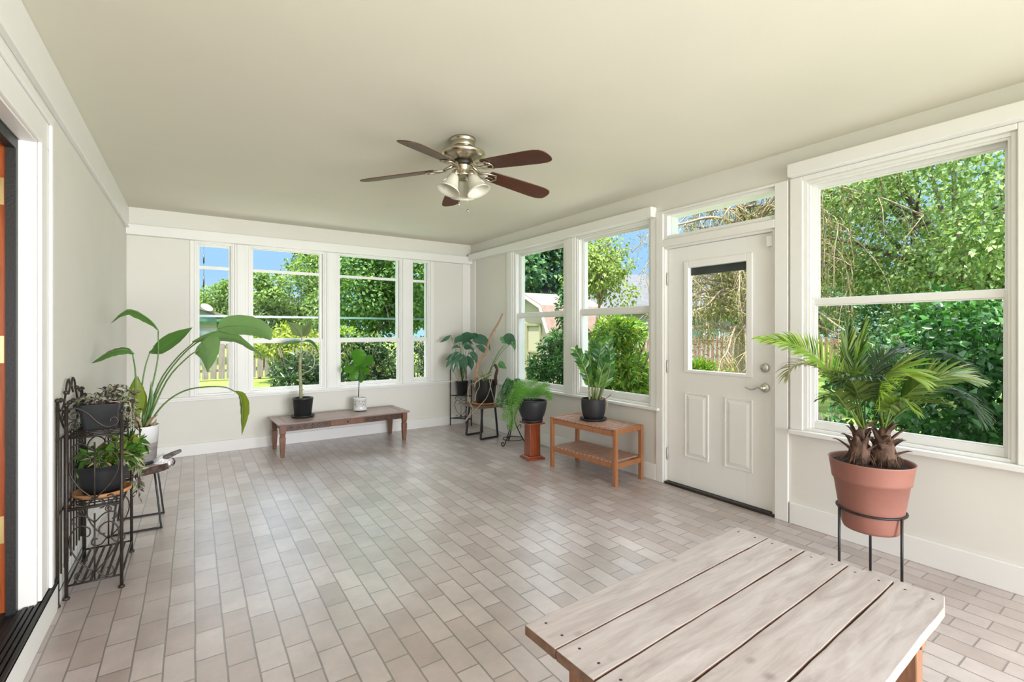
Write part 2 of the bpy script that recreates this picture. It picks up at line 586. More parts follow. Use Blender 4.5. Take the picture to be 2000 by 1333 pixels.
# ------------------------------------------------------------------ the room shell
def wall_holes(name, s0, s1, z0, z1, n0, n1, holes, fr, m, label):
    """a wall slab with rectangular openings"""
    S = sorted({s0, s1, *[h[0] for h in holes], *[h[1] for h in holes]})
    Z = sorted({z0, z1, *[h[2] for h in holes], *[h[3] for h in holes]})
    mb = MB()
    def inside(i, j):
        if i < 0 or j < 0 or i >= len(S) - 1 or j >= len(Z) - 1:
            return False
        cs, cz = (S[i] + S[i + 1]) / 2, (Z[j] + Z[j + 1]) / 2
        return not any(a < cs < b and c < cz < d for a, b, c, d in holes)
    for i in range(len(S) - 1):
        for j in range(len(Z) - 1):
            if not inside(i, j):
                continue
            a, b, c, d = S[i], S[i + 1], Z[j], Z[j + 1]
            for n in (n0, n1):
                mb.add([fr(a, n, c), fr(b, n, c), fr(b, n, d), fr(a, n, d)], [(0, 1, 2, 3)])
            if not inside(i - 1, j):
                mb.add([fr(a, n0, c), fr(a, n1, c), fr(a, n1, d), fr(a, n0, d)], [(0, 1, 2, 3)])
            if not inside(i + 1, j):
                mb.add([fr(b, n0, c), fr(b, n1, c), fr(b, n1, d), fr(b, n0, d)], [(0, 1, 2, 3)])
            if not inside(i, j - 1):
                mb.add([fr(a, n0, c), fr(b, n0, c), fr(b, n1, c), fr(a, n1, c)], [(0, 1, 2, 3)])
            if not inside(i, j + 1):
                mb.add([fr(a, n0, d), fr(b, n0, d), fr(b, n1, d), fr(a, n1, d)], [(0, 1, 2, 3)])
    o = mb.build(name, m, weld=1e-4)
    return tag(o, label, 'wall', kind='structure')

HC = 2.545
tag(MB().box(-0.75, 3.75, -2.6, 6.35, -0.25, 0.0).build('floor', M['floor']), 'floor of grey brown clay pavers laid in running bond', 'floor', kind='structure')
tag(MB().box(-0.75, 3.75, -2.6, 6.40, HC, HC + 0.18).build('ceiling', M['ceiling']), 'flat cream painted ceiling holding the fan', 'ceiling', kind='structure')

# openings: (s0, s1, z0, z1)
W5, W6, W7 = (4.00, 4.955, 0.645, 2.30), (2.84, 3.815, 0.645, 2.30), (0.585, 1.568, 0.645, 2.31)
TR, DR = (1.715, 2.69, 2.10, 2.318), (1.772, 2.684, 0.0, 2.022)
wall_holes('wall_right', -2.6, 6.30, 0, HC, 0.0, 0.16, [W5, W6, W7, (1.70, 2.70, 2.10, 2.325), (1.76, 2.695, 0.0, 2.03)], FR, M['wall'], 'cream wall holding the white door and the three tall windows')
B1, B2, B3, B4 = (0.01, 0.375, 0.62, 2.27), (0.51, 1.335, 0.62, 2.27), (1.462, 2.293, 0.62, 2.27), (2.42, 2.69, 0.62, 2.27)
wall_holes('wall_back', -0.7, 3.40, 0, HC, 0.0, 0.16, [B1, B2, B3, B4], FB, M['wall'], 'cream end wall with four divided windows')
LD = (1.80, 2.80, 0.14, 2.115)
wall_holes('wall_left', -2.6, 6.30, 0, HC, 0.0, 0.16, [LD], FL, M['wall'], 'plain cream house wall behind the black plant rack')

def trim(n, mb, label, m='trim', bevel=0.004, name=None):
    return tag(mb.build(name or 'trim_%d' % n, M[m], bevel=bevel), label, 'trim', kind='structure')

# baseboards
trim(0, MB().box(-0.53, 3.30, -0.02, 0, 0.0, 0.125, FB), 'tall cream baseboard along the end wall', 'trim', 0.004, 'baseboard_back')
mb = MB()
mb.box(-2.5, 1.66, -0.018, 0, 0, 0.142, FR)
mb.box(2.775, 6.02, -0.018, 0, 0, 0.142, FR)
trim(0, mb, 'tall cream baseboard under the windows and beside the door', 'trim', 0.004, 'baseboard_right')
trim(0, MB().box(2.99, 6.03, -0.018, 0, 0, 0.13, FL), 'white baseboard behind the black plant rack', 'trim', 0.004, 'baseboard_left')

# valances over the windows (boxed ledges)
mb = MB()
mb.box(-0.55, 3.315, -0.075, 0.0, 2.264, 2.366, FB)
trim(1, mb, 'white boxed ledge running above the end wall windows')
mb = MB()
mb.box(2.776, 5.975, -0.08, 0.0, 2.305, 2.394, FR)
trim(2, mb, 'white boxed ledge above the paired windows beside the door')
mb = MB()
mb.box(-2.5, 1.645, -0.08, 0.0, 2.347, 2.430, FR)
trim(3, mb, 'white boxed ledge above the tall window behind the palm')
# crown boards
mb = MB()
mb.box(-2.5, 6.05, -0.018, 0, 2.34, HC, FL)
mb.box(-2.5, 6.05, -0.026, 0, 2.325, 2.345, FL)
trim(4, mb, 'broad white crown board along the house wall')
# sills
mb = MB()
mb.box(-0.30, 3.30, -0.05, 0.0, 0.598, 0.62, FB)
mb.box(-0.30, 3.30, -0.02, 0.0, 0.575, 0.598, FB)
trim(5, mb, 'long white window sill on the end wall')
mb = MB()
mb.box(2.735, 6.0, -0.05, 0.0, 0.617, 0.642, FR)
trim(6, mb, 'white window sill behind the slatted bench')
mb = MB()
mb.box(-2.5, 1.652, -0.05, 0.0, 0.615, 0.645, FR)
trim(7, mb, 'white window sill behind the potted palm')
# corner posts and flat casings
mb = MB()
mb.box(3.185, 3.312, -0.014, 0, 0.62, 2.264, FB)
trim(8, mb, 'white corner board on the end wall')
mb = MB()
mb.box(5.90, 6.04, -0.014, 0, 0.642, 2.305, FR)
trim(9, mb, 'white corner board beside the paired windows')
mb = MB()
for a, b in ((0.378, 0.508), (1.338, 1.459), (2.296, 2.417), (2.693, 2.745), (-0.03, 0.007)):
    mb.box(a, b, -0.012, 0, 0.62, 2.264, FB)
for a, b in ((0.398, 0.483), (1.350, 1.437), (2.30, 2.395)):
    mb.box(a, b, -0.022, -0.012, 0.62, 2.264, FB)
trim(10, mb, 'white flat mullion casings between the end wall windows')
mb = MB()
for a, b in ((4.96, 5.11), (3.82, 3.995), (2.765, 2.835)):
    mb.box(a, b, -0.014, 0, 0.642, 2.305, FR)
mb.box(4.985, 5.075, -0.022, -0.014, 0.642, 2.305, FR)
mb.box(3.845, 3.95, -0.022, -0.014, 0.642, 2.305, FR)
trim(11, mb, 'white flat casings of the paired windows')
mb = MB()
mb.box(1.575, 1.655, -0.018, 0, 0.645, 2.346, FR)
mb.box(0.49, 0.578, -0.018, 0, 0.645, 2.346, FR)
mb.box(0.578, 1.575, -0.018, 0, 2.315, 2.346, FR)
trim(12, mb, 'white flat casing of the tall window behind the palm')
# door and transom casing
mb = MB()
mb.box(2.70, 2.772, -0.018, 0, 0, 2.325, FR)
mb.box(1.668, 1.758, -0.018, 0, 0, 2.345, FR)
mb.box(1.758, 2.70, -0.018, 0.0, 2.035, 2.095, FR)
mb.box(1.758, 2.772, -0.018, 0.0, 2.325, 2.345, FR)
trim(13, mb, 'white casing framing the glazed door and transom')
# left door casing
mb = MB()
mb.box(2.80, 2.955, -0.014, 0, 0.16, 2.115, FL)
mb.box(2.915, 2.955, -0.026, -0.014, 0.16, 2.23, FL)
mb.box(1.60, 2.955, -0.014, 0, 2.115, 2.27, FL)
mb.box(1.60, 2.955, -0.026, -0.014, 2.23, 2.27, FL)
trim(14, mb, 'white stepped casing around the house doorway')
mb = MB()
mb.box(0.2, 3.03, -0.022, 0, 0, 0.135, FL)
trim(15, mb, 'white riser board below the black doorway threshold')

# ------------------------------------------------------------------ windows
def sash(name, fr, parent, a, b, z0, z1, ga, gb, g0, g1, n0, n1, muntins=(), glass='glass', latch=False):
    """one sash: outer a-b x z0-z1, glass ga-gb x g0-g1"""
    mb = MB()
    mb.box(a, ga, n0, n1, z0, z1, fr)
    mb.box(gb, b, n0, n1, z0, z1, fr)
    mb.box(ga, gb, n0, n1, z0, g0, fr)
    mb.box(ga, gb, n0, n1, g1, z1, fr)
    # glazing bead
    w = 0.008
    for x0, x1, y0, y1 in ((ga, ga + w, g0 + w, g1 - w), (gb - w, gb, g0 + w, g1 - w), (ga, gb, g0, g0 + w), (ga, gb, g1 - w, g1)):
        mb.box(x0, x1, n0 + 0.008, n1 - 0.004, y0, y1, fr)
    for z in muntins:
        mb.box(ga, gb, n0 + 0.003, n1 - 0.003, z - 0.016, z + 0.016, fr)
    o = mb.build(name, M['trim'], parent, bevel=0.002)
    nm = (n0 + n1) / 2
    MB().box(ga, gb, nm - 0.002, nm + 0.002, g0, g1, fr).build('pane', M[glass], o)
    return o

def window(num, fr, op, glass, z_low, z_rail, z_top, label, muntin=None, storm=None, tint='glass'):
    a, b, c, d = op
    base = fr(a, 0.0, c)
    w = thing('window_%d' % num, label, 'window', base, kind='structure')
    mb = MB()
    t = 0.018
    mb.box(a, a + t, 0.0, 0.155, c, d, fr)
    mb.box(b - t, b, 0.0, 0.155, c, d, fr)
    mb.box(a + t, b - t, 0.0, 0.155, d - t, d, fr)
    mb.box(a + t, b - t, 0.0, 0.155, c, c + t, fr)
    # inner stops
    mb.box(a + t, a + t + 0.012, 0.008, 0.028, c + t, d - t - 0.012, fr)
    mb.box(b - t - 0.012, b - t, 0.008, 0.028, c + t, d - t - 0.012, fr)
    mb.box(a + t, b - t, 0.008, 0.028, d - t - 0.012, d - t, fr)
    mb.build('window_frame', M['trim'], w, bevel=0.002)
    ga, gb = glass
    e = 0.0005
    sash('lower_sash', fr, w, a + t + e, b - t - e, c + t + e, z_rail[1], ga, gb, z_low, z_rail[0], 0.030, 0.064)
    sash('upper_sash', fr, w, a + t + e, b - t - e, z_rail[0], d - t - e, ga, gb, z_rail[1], z_top, 0.066, 0.098, muntin or (), tint)
    if storm:
        mb = MB()
        mb.box(a + t, b - t, 0.118, 0.132, storm - 0.012, storm + 0.012, fr)
        mb.build('storm_rail', M['alu'], w)
    return w
window(1, FB, B1, (0.047, 0.331), 0.70, (1.180, 1.220), 2.232, 'narrow end wall window behind the bird of paradise', (1.997,), 1.475)
window(2, FB, B2, (0.556, 1.277), 0.658, (1.178, 1.219), 2.245, 'end wall window behind the tall cane plant', (1.997,), 1.475)
window(3, FB, B3, (1.509, 2.243), 0.668, (1.178, 1.219), 2.250, 'end wall window behind the fiddle leaf plant', (1.992,), 1.475, 'tinted_glass')
window(4, FB, B4, (2.466, 2.655), 0.676, (1.178, 1.219), 2.247, 'narrow end wall window nearest the room corner', (1.992,), 1.475, 'tinted_glass')
window(5, FR, W5, (4.041, 4.910), 0.703, (1.477, 1.530), 2.255, 'double hung window nearest the room corner, showing the shed')
window(6, FR, W6, (2.884, 3.772), 0.720, (1.478, 1.537), 2.258, 'double hung window beside the door, above the slatted bench')
window(7, FR, W7, (0.629, 1.518), 0.710, (1.483, 1.522), 2.263, 'large double hung window behind the potted palm')
# transom over the door
w8 = thing('window_8', 'narrow transom window above the white door', 'window', FR(1.70, 0, 2.10), kind='structure')
mb = MB()
mb.box(1.70, 1.722, 0.0, 0.155, 2.10, 2.325, FR)
mb.box(2.668, 2.70, 0.0, 0.155, 2.10, 2.325, FR)
mb.box(1.722, 2.668, 0.0, 0.155, 2.300, 2.325, FR)
mb.box(1.722, 2.668, 0.0, 0.155, 2.10, 2.127, FR)
mb.build('window_frame', M['trim'], w8, bevel=0.002)
MB().box(1.722, 2.668, 0.058, 0.062, 2.127, 2.300, FR).build('pane', M['glass'], w8)

# ------------------------------------------------------------------ glazed garden door
M['hinge_paint'] = mat('pale_painted_hinge', (0.62, 0.61, 0.58), 0.4, 0.2)
d1 = thing('door_1', 'white half glazed garden door with two raised panels', 'door', FR(2.2, 0.03, 0), kind='structure')
mb = MB()
a, b, c, d = 1.783, 2.675, 0.022, 2.014
ga, gb, g0, g1 = 1.983, 2.473, 0.990, 1.833
mb.box(a, ga, 0.03, 0.074, c, d, FR)
mb.box(gb, b, 0.03, 0.074, c, d, FR)
mb.box(ga, gb, 0.03, 0.074, c, g0, FR)
mb.box(ga, gb, 0.03, 0.074, g1, d, FR)
mb.build('door_slab', M['door'], d1, bevel=0.002)
mb = MB()
for x0, x1, y0, y1 in ((1.936, 1.983, 0.966, 1.890), (2.473, 2.517, 0.966, 1.890), (1.983, 2.473, 0.966, 0.990), (1.983, 2.473, 1.833, 1.890)):
    mb.box(x0, x1, 0.018, 0.031, y0, y1, FR)
mb.build('glazing_frame', M['door'], d1, bevel=0.005)
MB().box(ga, gb, 0.050, 0.056, g0, g1, FR).build('pane', M['glass'], d1)
mb = MB().box(ga, gb, 0.057, 0.075, 1.772, 1.833, FR)
mb.build('raised_blind', mat('dark_blind', (0.05, 0.055, 0.055), 0.6, var=0.2, vscale=6), d1)
for x0, x1 in ((2.295, 2.512), (1.936, 2.158)):
    mb = MB()
    z0, z1 = 0.263, 0.800
    w = 0.012
    for p in ((x0, x0 + w, z0, z1), (x1 - w, x1, z0, z1), (x0 + w, x1 - w, z0, z0 + w), (x0 + w, x1 - w, z1 - w, z1)):
        mb.box(p[0], p[1], 0.022, 0.031, p[2], p[3], FR)
    # raised field with sloped border
    q = 0.045
    o0, o1 = 0.0305, 0.020
    vs = [FR(x0 + w, o0, z0 + w), FR(x1 - w, o0, z0 + w), FR(x1 - w, o0, z1 - w), FR(x0 + w, o0, z1 - w),
          FR(x0 + q, o1, z0 + q), FR(x1 - q, o1, z0 + q), FR(x1 - q, o1, z1 - q), FR(x0 + q, o1, z1 - q)]
    mb.add(vs, [(0, 1, 5, 4), (1, 2, 6, 5), (2, 3, 7, 6), (3, 0, 4, 7), (4, 5, 6, 7)])
    mb.build('raised_panel', M['door'], d1, bevel=0.002, fix=False)
def on_right(s, n, z, axis='n'):
    o = FR(s, n, z)
    ex, en = (FR(1, 0, 0) - FR(0, 0, 0)), (FR(0, -1, 0) - FR(0, 0, 0))
    m = Matrix((ex, Vector((0, 0, 1)), en)).transposed().to_4x4()
    m.translation = o
    return m
mt = on_right(1.847, 0.03, 1.045)
mb = MB().lathe([(0.0, 0.0), (0.033, 0.0), (0.033, 0.006), (0.028, 0.014), (0.0, 0.015)], mtx=mt, seg=24)
db = mb.build('deadbolt', M['nickel'], d1)
mb = MB()
mb.add([mt @ Vector((x, y, z)) for z in (0.014, 0.030) for x, y in ((-0.004, -0.02), (0.004, -0.02), (0.004, 0.02), (-0.004, 0.02))], [(0, 1, 2, 3), (4, 5, 6, 7), (0, 1, 5, 4), (1, 2, 6, 5), (2, 3, 7, 6), (3, 0, 4, 7)])
mb.build('thumb_turn', M['nickel'], db, bevel=0.001)
mt = on_right(1.846, 0.03, 0.901)
hd = MB().lathe([(0.0, 0.0), (0.033, 0.0), (0.033, 0.006), (0.027, 0.012), (0.012, 0.014), (0.011, 0.05), (0.0, 0.052)], mtx=mt, seg=24).build('door_handle', M['nickel'], d1)
MB().tube(smooth_path([mt @ Vector(p) for p in ((0, 0, 0.045), (0.03, 0.004, 0.05), (0.06, -0.012, 0.052), (0.09, -0.014, 0.05), (0.122, -0.004, 0.046))]), [0.010] * 5 + [0.008] * 8 + [0.0065] * 4, 10).build('lever', M['nickel'], hd)
for z in (1.76, 1.005, 0.252):
    mb = MB()
    mb.tube([FR(2.684, 0.024, z - 0.05), FR(2.684, 0.024, z + 0.05)], 0.0055, 10)
    mb.box(2.676, 2.694, 0.026, 0.031, z - 0.055, z + 0.055, FR)
    mb.build('hinge', M['hinge_paint'], d1)
MB().box(1.765, 2.69, -0.012, 0.10, 0.0, 0.020, FR).build('threshold', mat('dark_bronze_threshold', (0.04, 0.032, 0.028), 0.4, 0.4), d1, bevel=0.004)
mb = MB()
mb.box(1.760, 1.781, 0.0, 0.155, 0.021, 2.03, FR)
mb.box(2.677, 2.695, 0.032, 0.155, 0.021, 2.03, FR)
mb.box(1.781, 2.677, 0.0, 0.155, 2.016, 2.03, FR)
mb.build('door_jamb', M['trim'], d1)
sn = MB().box(1.783, 1.826, -0.001, 0.0295, 1.912, 1.988, FR).build('door_sensor', M['white_pot'], bevel=0.004)
tag(sn, 'small white alarm sensor on the top corner of the glazed door', 'sensor')

# ------------------------------------------------------------------ house doorway on the left
d2 = thing('door_2', 'orange stained wooden house door frame with brass hinges', 'door', (-0.64, 2.5, 0.14), kind='structure')
mb = MB()
mb.box(1.80, 2.80, 0.0, 0.05, 2.105, 2.115, FL)
mb.box(2.785, 2.80, 0.0, 0.055, 0.14, 2.105, FL)
mb.build('outer_jamb', M['trim'], d2)
mb = MB()
mb.box(2.755, 2.80, 0.055, 0.085, 0.14, 2.105, FL)
mb.box(1.80, 2.755, 0.055, 0.085, 2.06, 2.105, FL)
mb.build('weather_strip', M['rubber'], d2)
mb = MB()
mb.box(2.772, 2.93, 0.085, 0.158, 0.14, 2.105, FL)
mb.box(1.80, 2.772, 0.085, 0.158, 2.075, 2.105, FL)
wj = mb.build('wood_jamb', M['door_wood'], d2)
for z in (1.88, 1.235, 0.50):
    mb = MB()
    mb.box(2.7665, 2.772, 0.092, 0.152, z - 0.055, z + 0.055, FL)
    mb.tube([FL(2.762, 0.150, z - 0.05), FL(2.762, 0.150, z + 0.05)], 0.008, 10)
    for k in (-1, 1):
        mb.lathe([(0.0, 0.0), (0.006, 0.0), (0.0, 0.003)], c=FL(2.7660, 0.108, z + 0.037 * k), mtx=Matrix.Rotation(R(90), 4, 'X'), seg=10)
    mb.build('hinge', M['brass'], d2)
mb = MB()
mb.box(1.80, 2.76, 0.115, 0.16, 0.165, 2.07, FL)
ds = mb.build('door_leaf', M['door_wood'], d2, bevel=0.003)
mb = MB()
for k in range(7):
    mb.box(1.801 if k > 1 else 0.6, 3.03 if k < 2 else 2.784, -0.028 + k * 0.018, min(-0.016 + k * 0.018, 0.085), 0.141 if k > 1 else 0.137, 0.158 if k < 4 else 0.150, FL)
mb.box(1.80, 2.78, 0.085, 0.16, 0.141, 0.160, FL)
mb.box(0.6, 3.03, -0.028, 0.0, 0.137, 0.146, FL)
mb.box(1.801, 2.799, 0.0, 0.085, 0.141, 0.148, FL)
mb.build('ridged_threshold', M['rubber'], d2)
MB().box(1.78, 3.0, 0.162, 0.9, 0.02, 0.14, FL).build('hall_floor_edge', M['hall_floor'], d2)

# ------------------------------------------------------------------ ceiling fan
FX, FY = 1.445, 2.73
fan = thing('ceiling_fan', 'brushed nickel ceiling fan with five dark wood blades and glass lamp shades', 'ceiling fan', (FX, FY, HC))
fc = (FX, FY, 0)
MB().lathe([(0.0, HC), (0.082, HC), (0.082, HC - 0.012), (0.074, HC - 0.018), (0.076, HC - 0.026), (0.076, HC - 0.05), (0.072, HC - 0.058), (0.0, HC - 0.058)][::-1], fc, 48).build('canopy', M['fan_metal'], fan)
MB().lathe([(0.0, 2.400), (0.070, 2.401), (0.084, 2.412), (0.110, 2.418), (0.132, 2.430), (0.143, 2.446), (0.142, 2.454), (0.128, 2.462), (0.112, 2.470), (0.096, 2.477), (0.085, 2.483), (0.082, 2.4868), (0.0, 2.4868)], fc, 48).build('motor_housing', M['fan_metal'], fan)
mb = MB().lathe([(0.0, 2.372), (0.058, 2.372), (0.066, 2.384), (0.064, 2.3995), (0.0, 2.3995)], fc, 40)
vents = mb.build('vent_ring', M['iron'], fan)
for k in range(5):
    a0 = R(-1 + 72 * k)
    ca, sa = math.cos(a0), math.sin(a0)
    pitch = R(12)
    def bp3(r, w, h=0.0):
        # along the blade r, across w, pitched about its axis
        y, z = w * math.cos(pitch) - h * math.sin(pitch), -w * math.sin(pitch) + h * math.cos(pitch)
        return Vector((FX + r * ca - y * sa, FY + r * sa + y * ca, 2.353 - (r - 0.10) * 0.115 + z))
    prof = [(0.185, 0.050), (0.20, 0.056), (0.30, 0.062), (0.45, 0.068), (0.56, 0.072), (0.61, 0.070), (0.645, 0.060), (0.662, 0.045), (0.670, 0.025)]
    poly = [(r, w) for r, w in prof] + [(0.672, 0.0)] + [(r, -w) for r, w in prof[::-1]]
    mb = MB()
    n = len(poly)
    vs = [bp3(r, w, -0.003) for r, w in poly] + [bp3(r, w, 0.003) for r, w in poly]
    mb.add(vs, [tuple(range(n - 1, -1, -1)), tuple(range(n, 2 * n))] + [(i, (i + 1) % n, n + (i + 1) % n, n + i) for i in range(n)])
    bl = mb.build('blade', M['blade_wood'], fan, bevel=0.0015)
    # openwork bracket
    mb = MB()
    mb.tube([bp3(0.055, 0, 0.026), bp3(0.09, 0, 0.012), bp3(0.125, 0, -0.004)], [0.011, 0.011, 0.009], 8)
    fr_ = [(0.118, -0.010), (0.15, -0.030), (0.225, -0.040), (0.245, 0.0), (0.225, 0.040), (0.15, 0.030), (0.118, 0.010)]
    mb.tube([bp3(r, w, -0.008) for r, w in fr_], 0.0065, 8, closed=True)
    mb.tube([bp3(0.118, 0, -0.008), bp3(0.243, 0, -0.008)], 0.004, 8)
    for w in (-0.028, 0.028):
        mb.lathe([(0.0, 0), (0.008, 0.001), (0.0, 0.005)], c=bp3(0.222, w, -0.016), seg=10)
    mb.build('blade_bracket', M['fan_metal'], bl)
MB().lathe([(0.0, 2.296), (0.020, 2.296), (0.045, 2.306), (0.050, 2.316), (0.044, 2.325), (0.044, 2.352), (0.056, 2.366), (0.056, 2.3715), (0.0, 2.3715)], fc, 40).build('switch_housing', M['fan_metal'], fan)
for k in range(3):
    an = R(184 + 120 * k)
    tilt = R(24)
    dx, dy = math.cos(an), math.sin(an)
    m = Matrix.Translation((FX + dx * 0.052, FY + dy * 0.052, 2.328)) @ Matrix.Rotation(an, 4, 'Z') @ Matrix.Rotation(-tilt, 4, 'Y')
    mb = MB().lathe([(0.0, -0.035), (0.022, -0.034), (0.024, -0.01), (0.020, 0.0), (0.012, 0.008), (0.0, 0.008)], mtx=m, seg=20)
    hold = mb.build('lamp_holder', M['fan_metal'], fan)
    prof = [(0.026, -0.030), (0.032, -0.042), (0.040, -0.068), (0.050, -0.098), (0.063, -0.128), (0.078, -0.146), (0.076, -0.1475), (0.060, -0.129), (0.047, -0.098), (0.037, -0.068), (0.029, -0.043), (0.023, -0.032)]
    sh = MB().lathe(prof, mtx=m, seg=36).build('lamp_shade', M['frost'], fan)
    MB().lathe([(0.0, -0.105), (0.016, -0.102), (0.024, -0.086), (0.020, -0.066), (0.012, -0.045), (0.0, -0.044)], mtx=m, seg=20).build('bulb', M['white_pot'], hold)
    # raised swirl moulded in the glass
    sw = []
    for i in range(26):
        t = i / 25
        an2 = t * 2 * PI * 1.5
        rr = 0.004 + 0.012 * t
        off = rr * math.cos(an2)
        zz = -0.098 + rr * math.sin(an2)
        rad = 0.0515 + (-zz - 0.098) * 0.42
        th = off / rad
        sw.append(m @ Vector((rad * math.cos(th), rad * math.sin(th), zz)))
    MB().tube(sw, 0.0022, 6).build('glass_swirl', M['white_pot'], sh)
for dx, dz in ((0.030, 0.205), (-0.028, 0.165)):
    p = Vector((FX + dx * 0.83, FY - dx * 0.55, 2.299))
    mb = MB().tube([p, p - Vector((0, 0, dz))], 0.0014, 6)
    pc = mb.build('pull_chain', M['nickel'], fan)
    MB().lathe([(0.0, -0.012), (0.007, -0.009), (0.009, 0), (0.005, 0.008), (0.0, 0.010)], c=p - Vector((0, 0, dz + 0.008)), seg=14).build('chain_knob', M['nickel'], pc)

# ------------------------------------------------------------------ plank coffee table in front
TA = R(2.6)
tcx, tcy = 1.412, 0.816
tab = thing('coffee_table', 'low weathered coffee table of five broad whitewashed pine planks', 'table', (tcx, tcy, 0))
def tp(x, y, z):
    return Vector((tcx + x * math.cos(TA) - y * math.sin(TA), tcy + x * math.sin(TA) + y * math.cos(TA), z))
TFR = lambda x, y, z: tp(x, y, z)
hw, hl = 0.355, 0.590
edges = [-hw, -hw + 0.146, -hw + 0.284, -hw + 0.430, -hw + 0.572, hw]
for i in range(5):
    y0, y1 = edges[i] + 0.0022, edges[i + 1] - 0.0022
    dx = (0.010, -0.004, 0.003, -0.002, 0.0)[i]
    mb = MB()
    N = 14
    top, bot = [], []
    for k in range(N + 1):
        x = -hl + (2 * hl + dx) * k / N
        j0, j1 = rnd.uniform(-0.0012, 0.0012), rnd.uniform(-0.0012, 0.0012)
        top.append((x, y0 + j0, y1 + j1))
    vs, fs = [], []
    cr = 0.02 if i == 0 else 0.002
    for k, (x, a, b) in enumerate(top):
        if i == 0 and k == N:
            a += 0.018
        for z in (0.420, 0.450):
            vs += [tp(x, a, z), tp(x, b, z)]
    for k in range(N):
        o, q = k * 4, k * 4 + 4
        fs += [(o, o + 1, q + 1, q), (o + 2, q + 2, q + 3, o + 3), (o, q, q + 2, o + 2), (o + 1, o + 3, q + 3, q + 1)]
    fs += [(0, 2, 3, 1), (N * 4, N * 4 + 1, N * 4 + 3, N * 4 + 2)]
    mb.add(vs, fs)
    # x axis of the grain runs along the plank
    p_ = mb.build('plank', M['plank'], tab, bevel=0.0028)
    p_.data.materials.append(M['plank_end'])
    p_.data.materials.append(M['plank_side'])
    for pl in p_.data.polygons:
        along = pl.normal.x * math.cos(TA) + pl.normal.y * math.sin(TA)
        if abs(along) > 0.8:
            pl.material_index = 1 if along < 0 else 2
        elif abs(pl.normal.z) < 0.5:
            pl.material_index = 2 if i == 0 and pl.normal.y < 0 else 1
for sx in (-1, 1):
    for sy in (-1, 1):
        mb = MB()
        x, y = sx * (hl - 0.17), sy * (hw - 0.075)
        mb.box(x - 0.03, x + 0.03, y - 0.035, y + 0.035, 0, 0.345, TFR)
        mb.build('leg', M['plank_edge'], tab, bevel=0.004)
    mb = MB().box(sx * (hl - 0.17) - 0.02, sx * (hl - 0.17) + 0.02, -hw + 0.03, hw - 0.03, 0.345, 0.4195, TFR)
    mb.build('end_rail', M['plank_edge'], tab, bevel=0.003)
for i in range(5):
    ym = (edges[i] + edges[i + 1]) / 2
    for x in (-0.535, 0.545):
        for dy in (-0.035, 0.035):
            MB().lathe([(0.0, 0.4498), (0.0045, 0.4502), (0.0, 0.4512)], c=tp(x, ym + dy, 0), seg=8).build('nail_head', M['iron'], tab)

# ------------------------------------------------------------------ low carved bench by the end wall
BA = R(2.2)
bcx, bcy = 1.43, 5.69
bench = thing('low_bench', 'long low dark wooden bench with carved apron along the end wall', 'bench', (bcx, bcy, 0))
def bfr(x, y, z):
    return Vector((bcx + x * math.cos(BA) - y * math.sin(BA), bcy + x * math.sin(BA) + y * math.cos(BA), z))
mb = MB()
L, D = 0.725, 0.275
mb.box(-L + 0.008, L - 0.008, -D + 0.008, D - 0.008, 0.332, 0.340, bfr)
mb.box(-L, L, -D, D, 0.340, 0.352, bfr)
bt = mb.build('bench_top', M['bench_top'], bench, bevel=0.004)
mb = MB()
for a, b, c, d in ((-L + 0.09, L - 0.09, -D + 0.066, -D + 0.072), (-L + 0.09, L - 0.09, D - 0.072, D - 0.066), (-L + 0.086, -L + 0.092, -D + 0.066, D - 0.066), (L - 0.092, L - 0.086, -D + 0.066, D - 0.066)):
    mb.box(a, b, c, d, 0.3519, 0.3526, bfr)
mb.build('top_inlay', M['dark_wood'], bt)
mb = MB()
mb.box(-L + 0.065, L - 0.065, -D + 0.055, -D + 0.075, 0.262, 0.332, bfr)
fa = mb.build('front_apron', M['dark_wood'], bench, bevel=0.002)
for x0, x1 in ((-0.62, -0.20), (0.20, 0.62)):
    mb = MB()
    n = 6
    for k in range(n):
        a, b = lerp(x0, x1, k / n) + 0.004, lerp(x0, x1, (k + 1) / n) - 0.004
        mb.box(a, b, -D + 0.048, -D + 0.055, 0.268, 0.272, bfr)
        mb.box(a, b, -D + 0.048, -D + 0.055, 0.322, 0.326, bfr)
        xm = (a + b) / 2
        for dx, dz in ((-0.016, 0), (0.016, 0), (0, 0.012), (0, -0.012)):
            mb.lathe([(0.0, -0.004), (0.011, 0.0), (0.0, 0.007)], c=bfr(xm + dx, -D + 0.055, 0.297 + dz), mtx=Matrix.Rotation(R(90), 4, 'X'), seg=10)
    mb.box(x0, x1, -D + 0.0515, -D + 0.0545, 0.262, 0.332, bfr)
    mb.build('carved_panel', M['dark_wood'], fa)
mb = MB().box(-0.185, 0.185, -D + 0.047, -D + 0.0545, 0.268, 0.326, bfr)
dr = mb.build('drawer', M['worn_wood'], bench, bevel=0.002)
MB().lathe([(0.0, 0.016), (0.009, 0.013), (0.010, 0.008), (0.005, 0.0), (0.0, 0.0)], c=bfr(0, -D + 0.047, 0.297), mtx=Matrix.Rotation(R(90), 4, 'X'), seg=14).build('knob', M['dark_wood'], dr)
MB().box(-L + 0.065, L - 0.065, D - 0.075, D - 0.055, 0.262, 0.332, bfr).build('rear_apron', M['dark_wood'], bench, bevel=0.002)
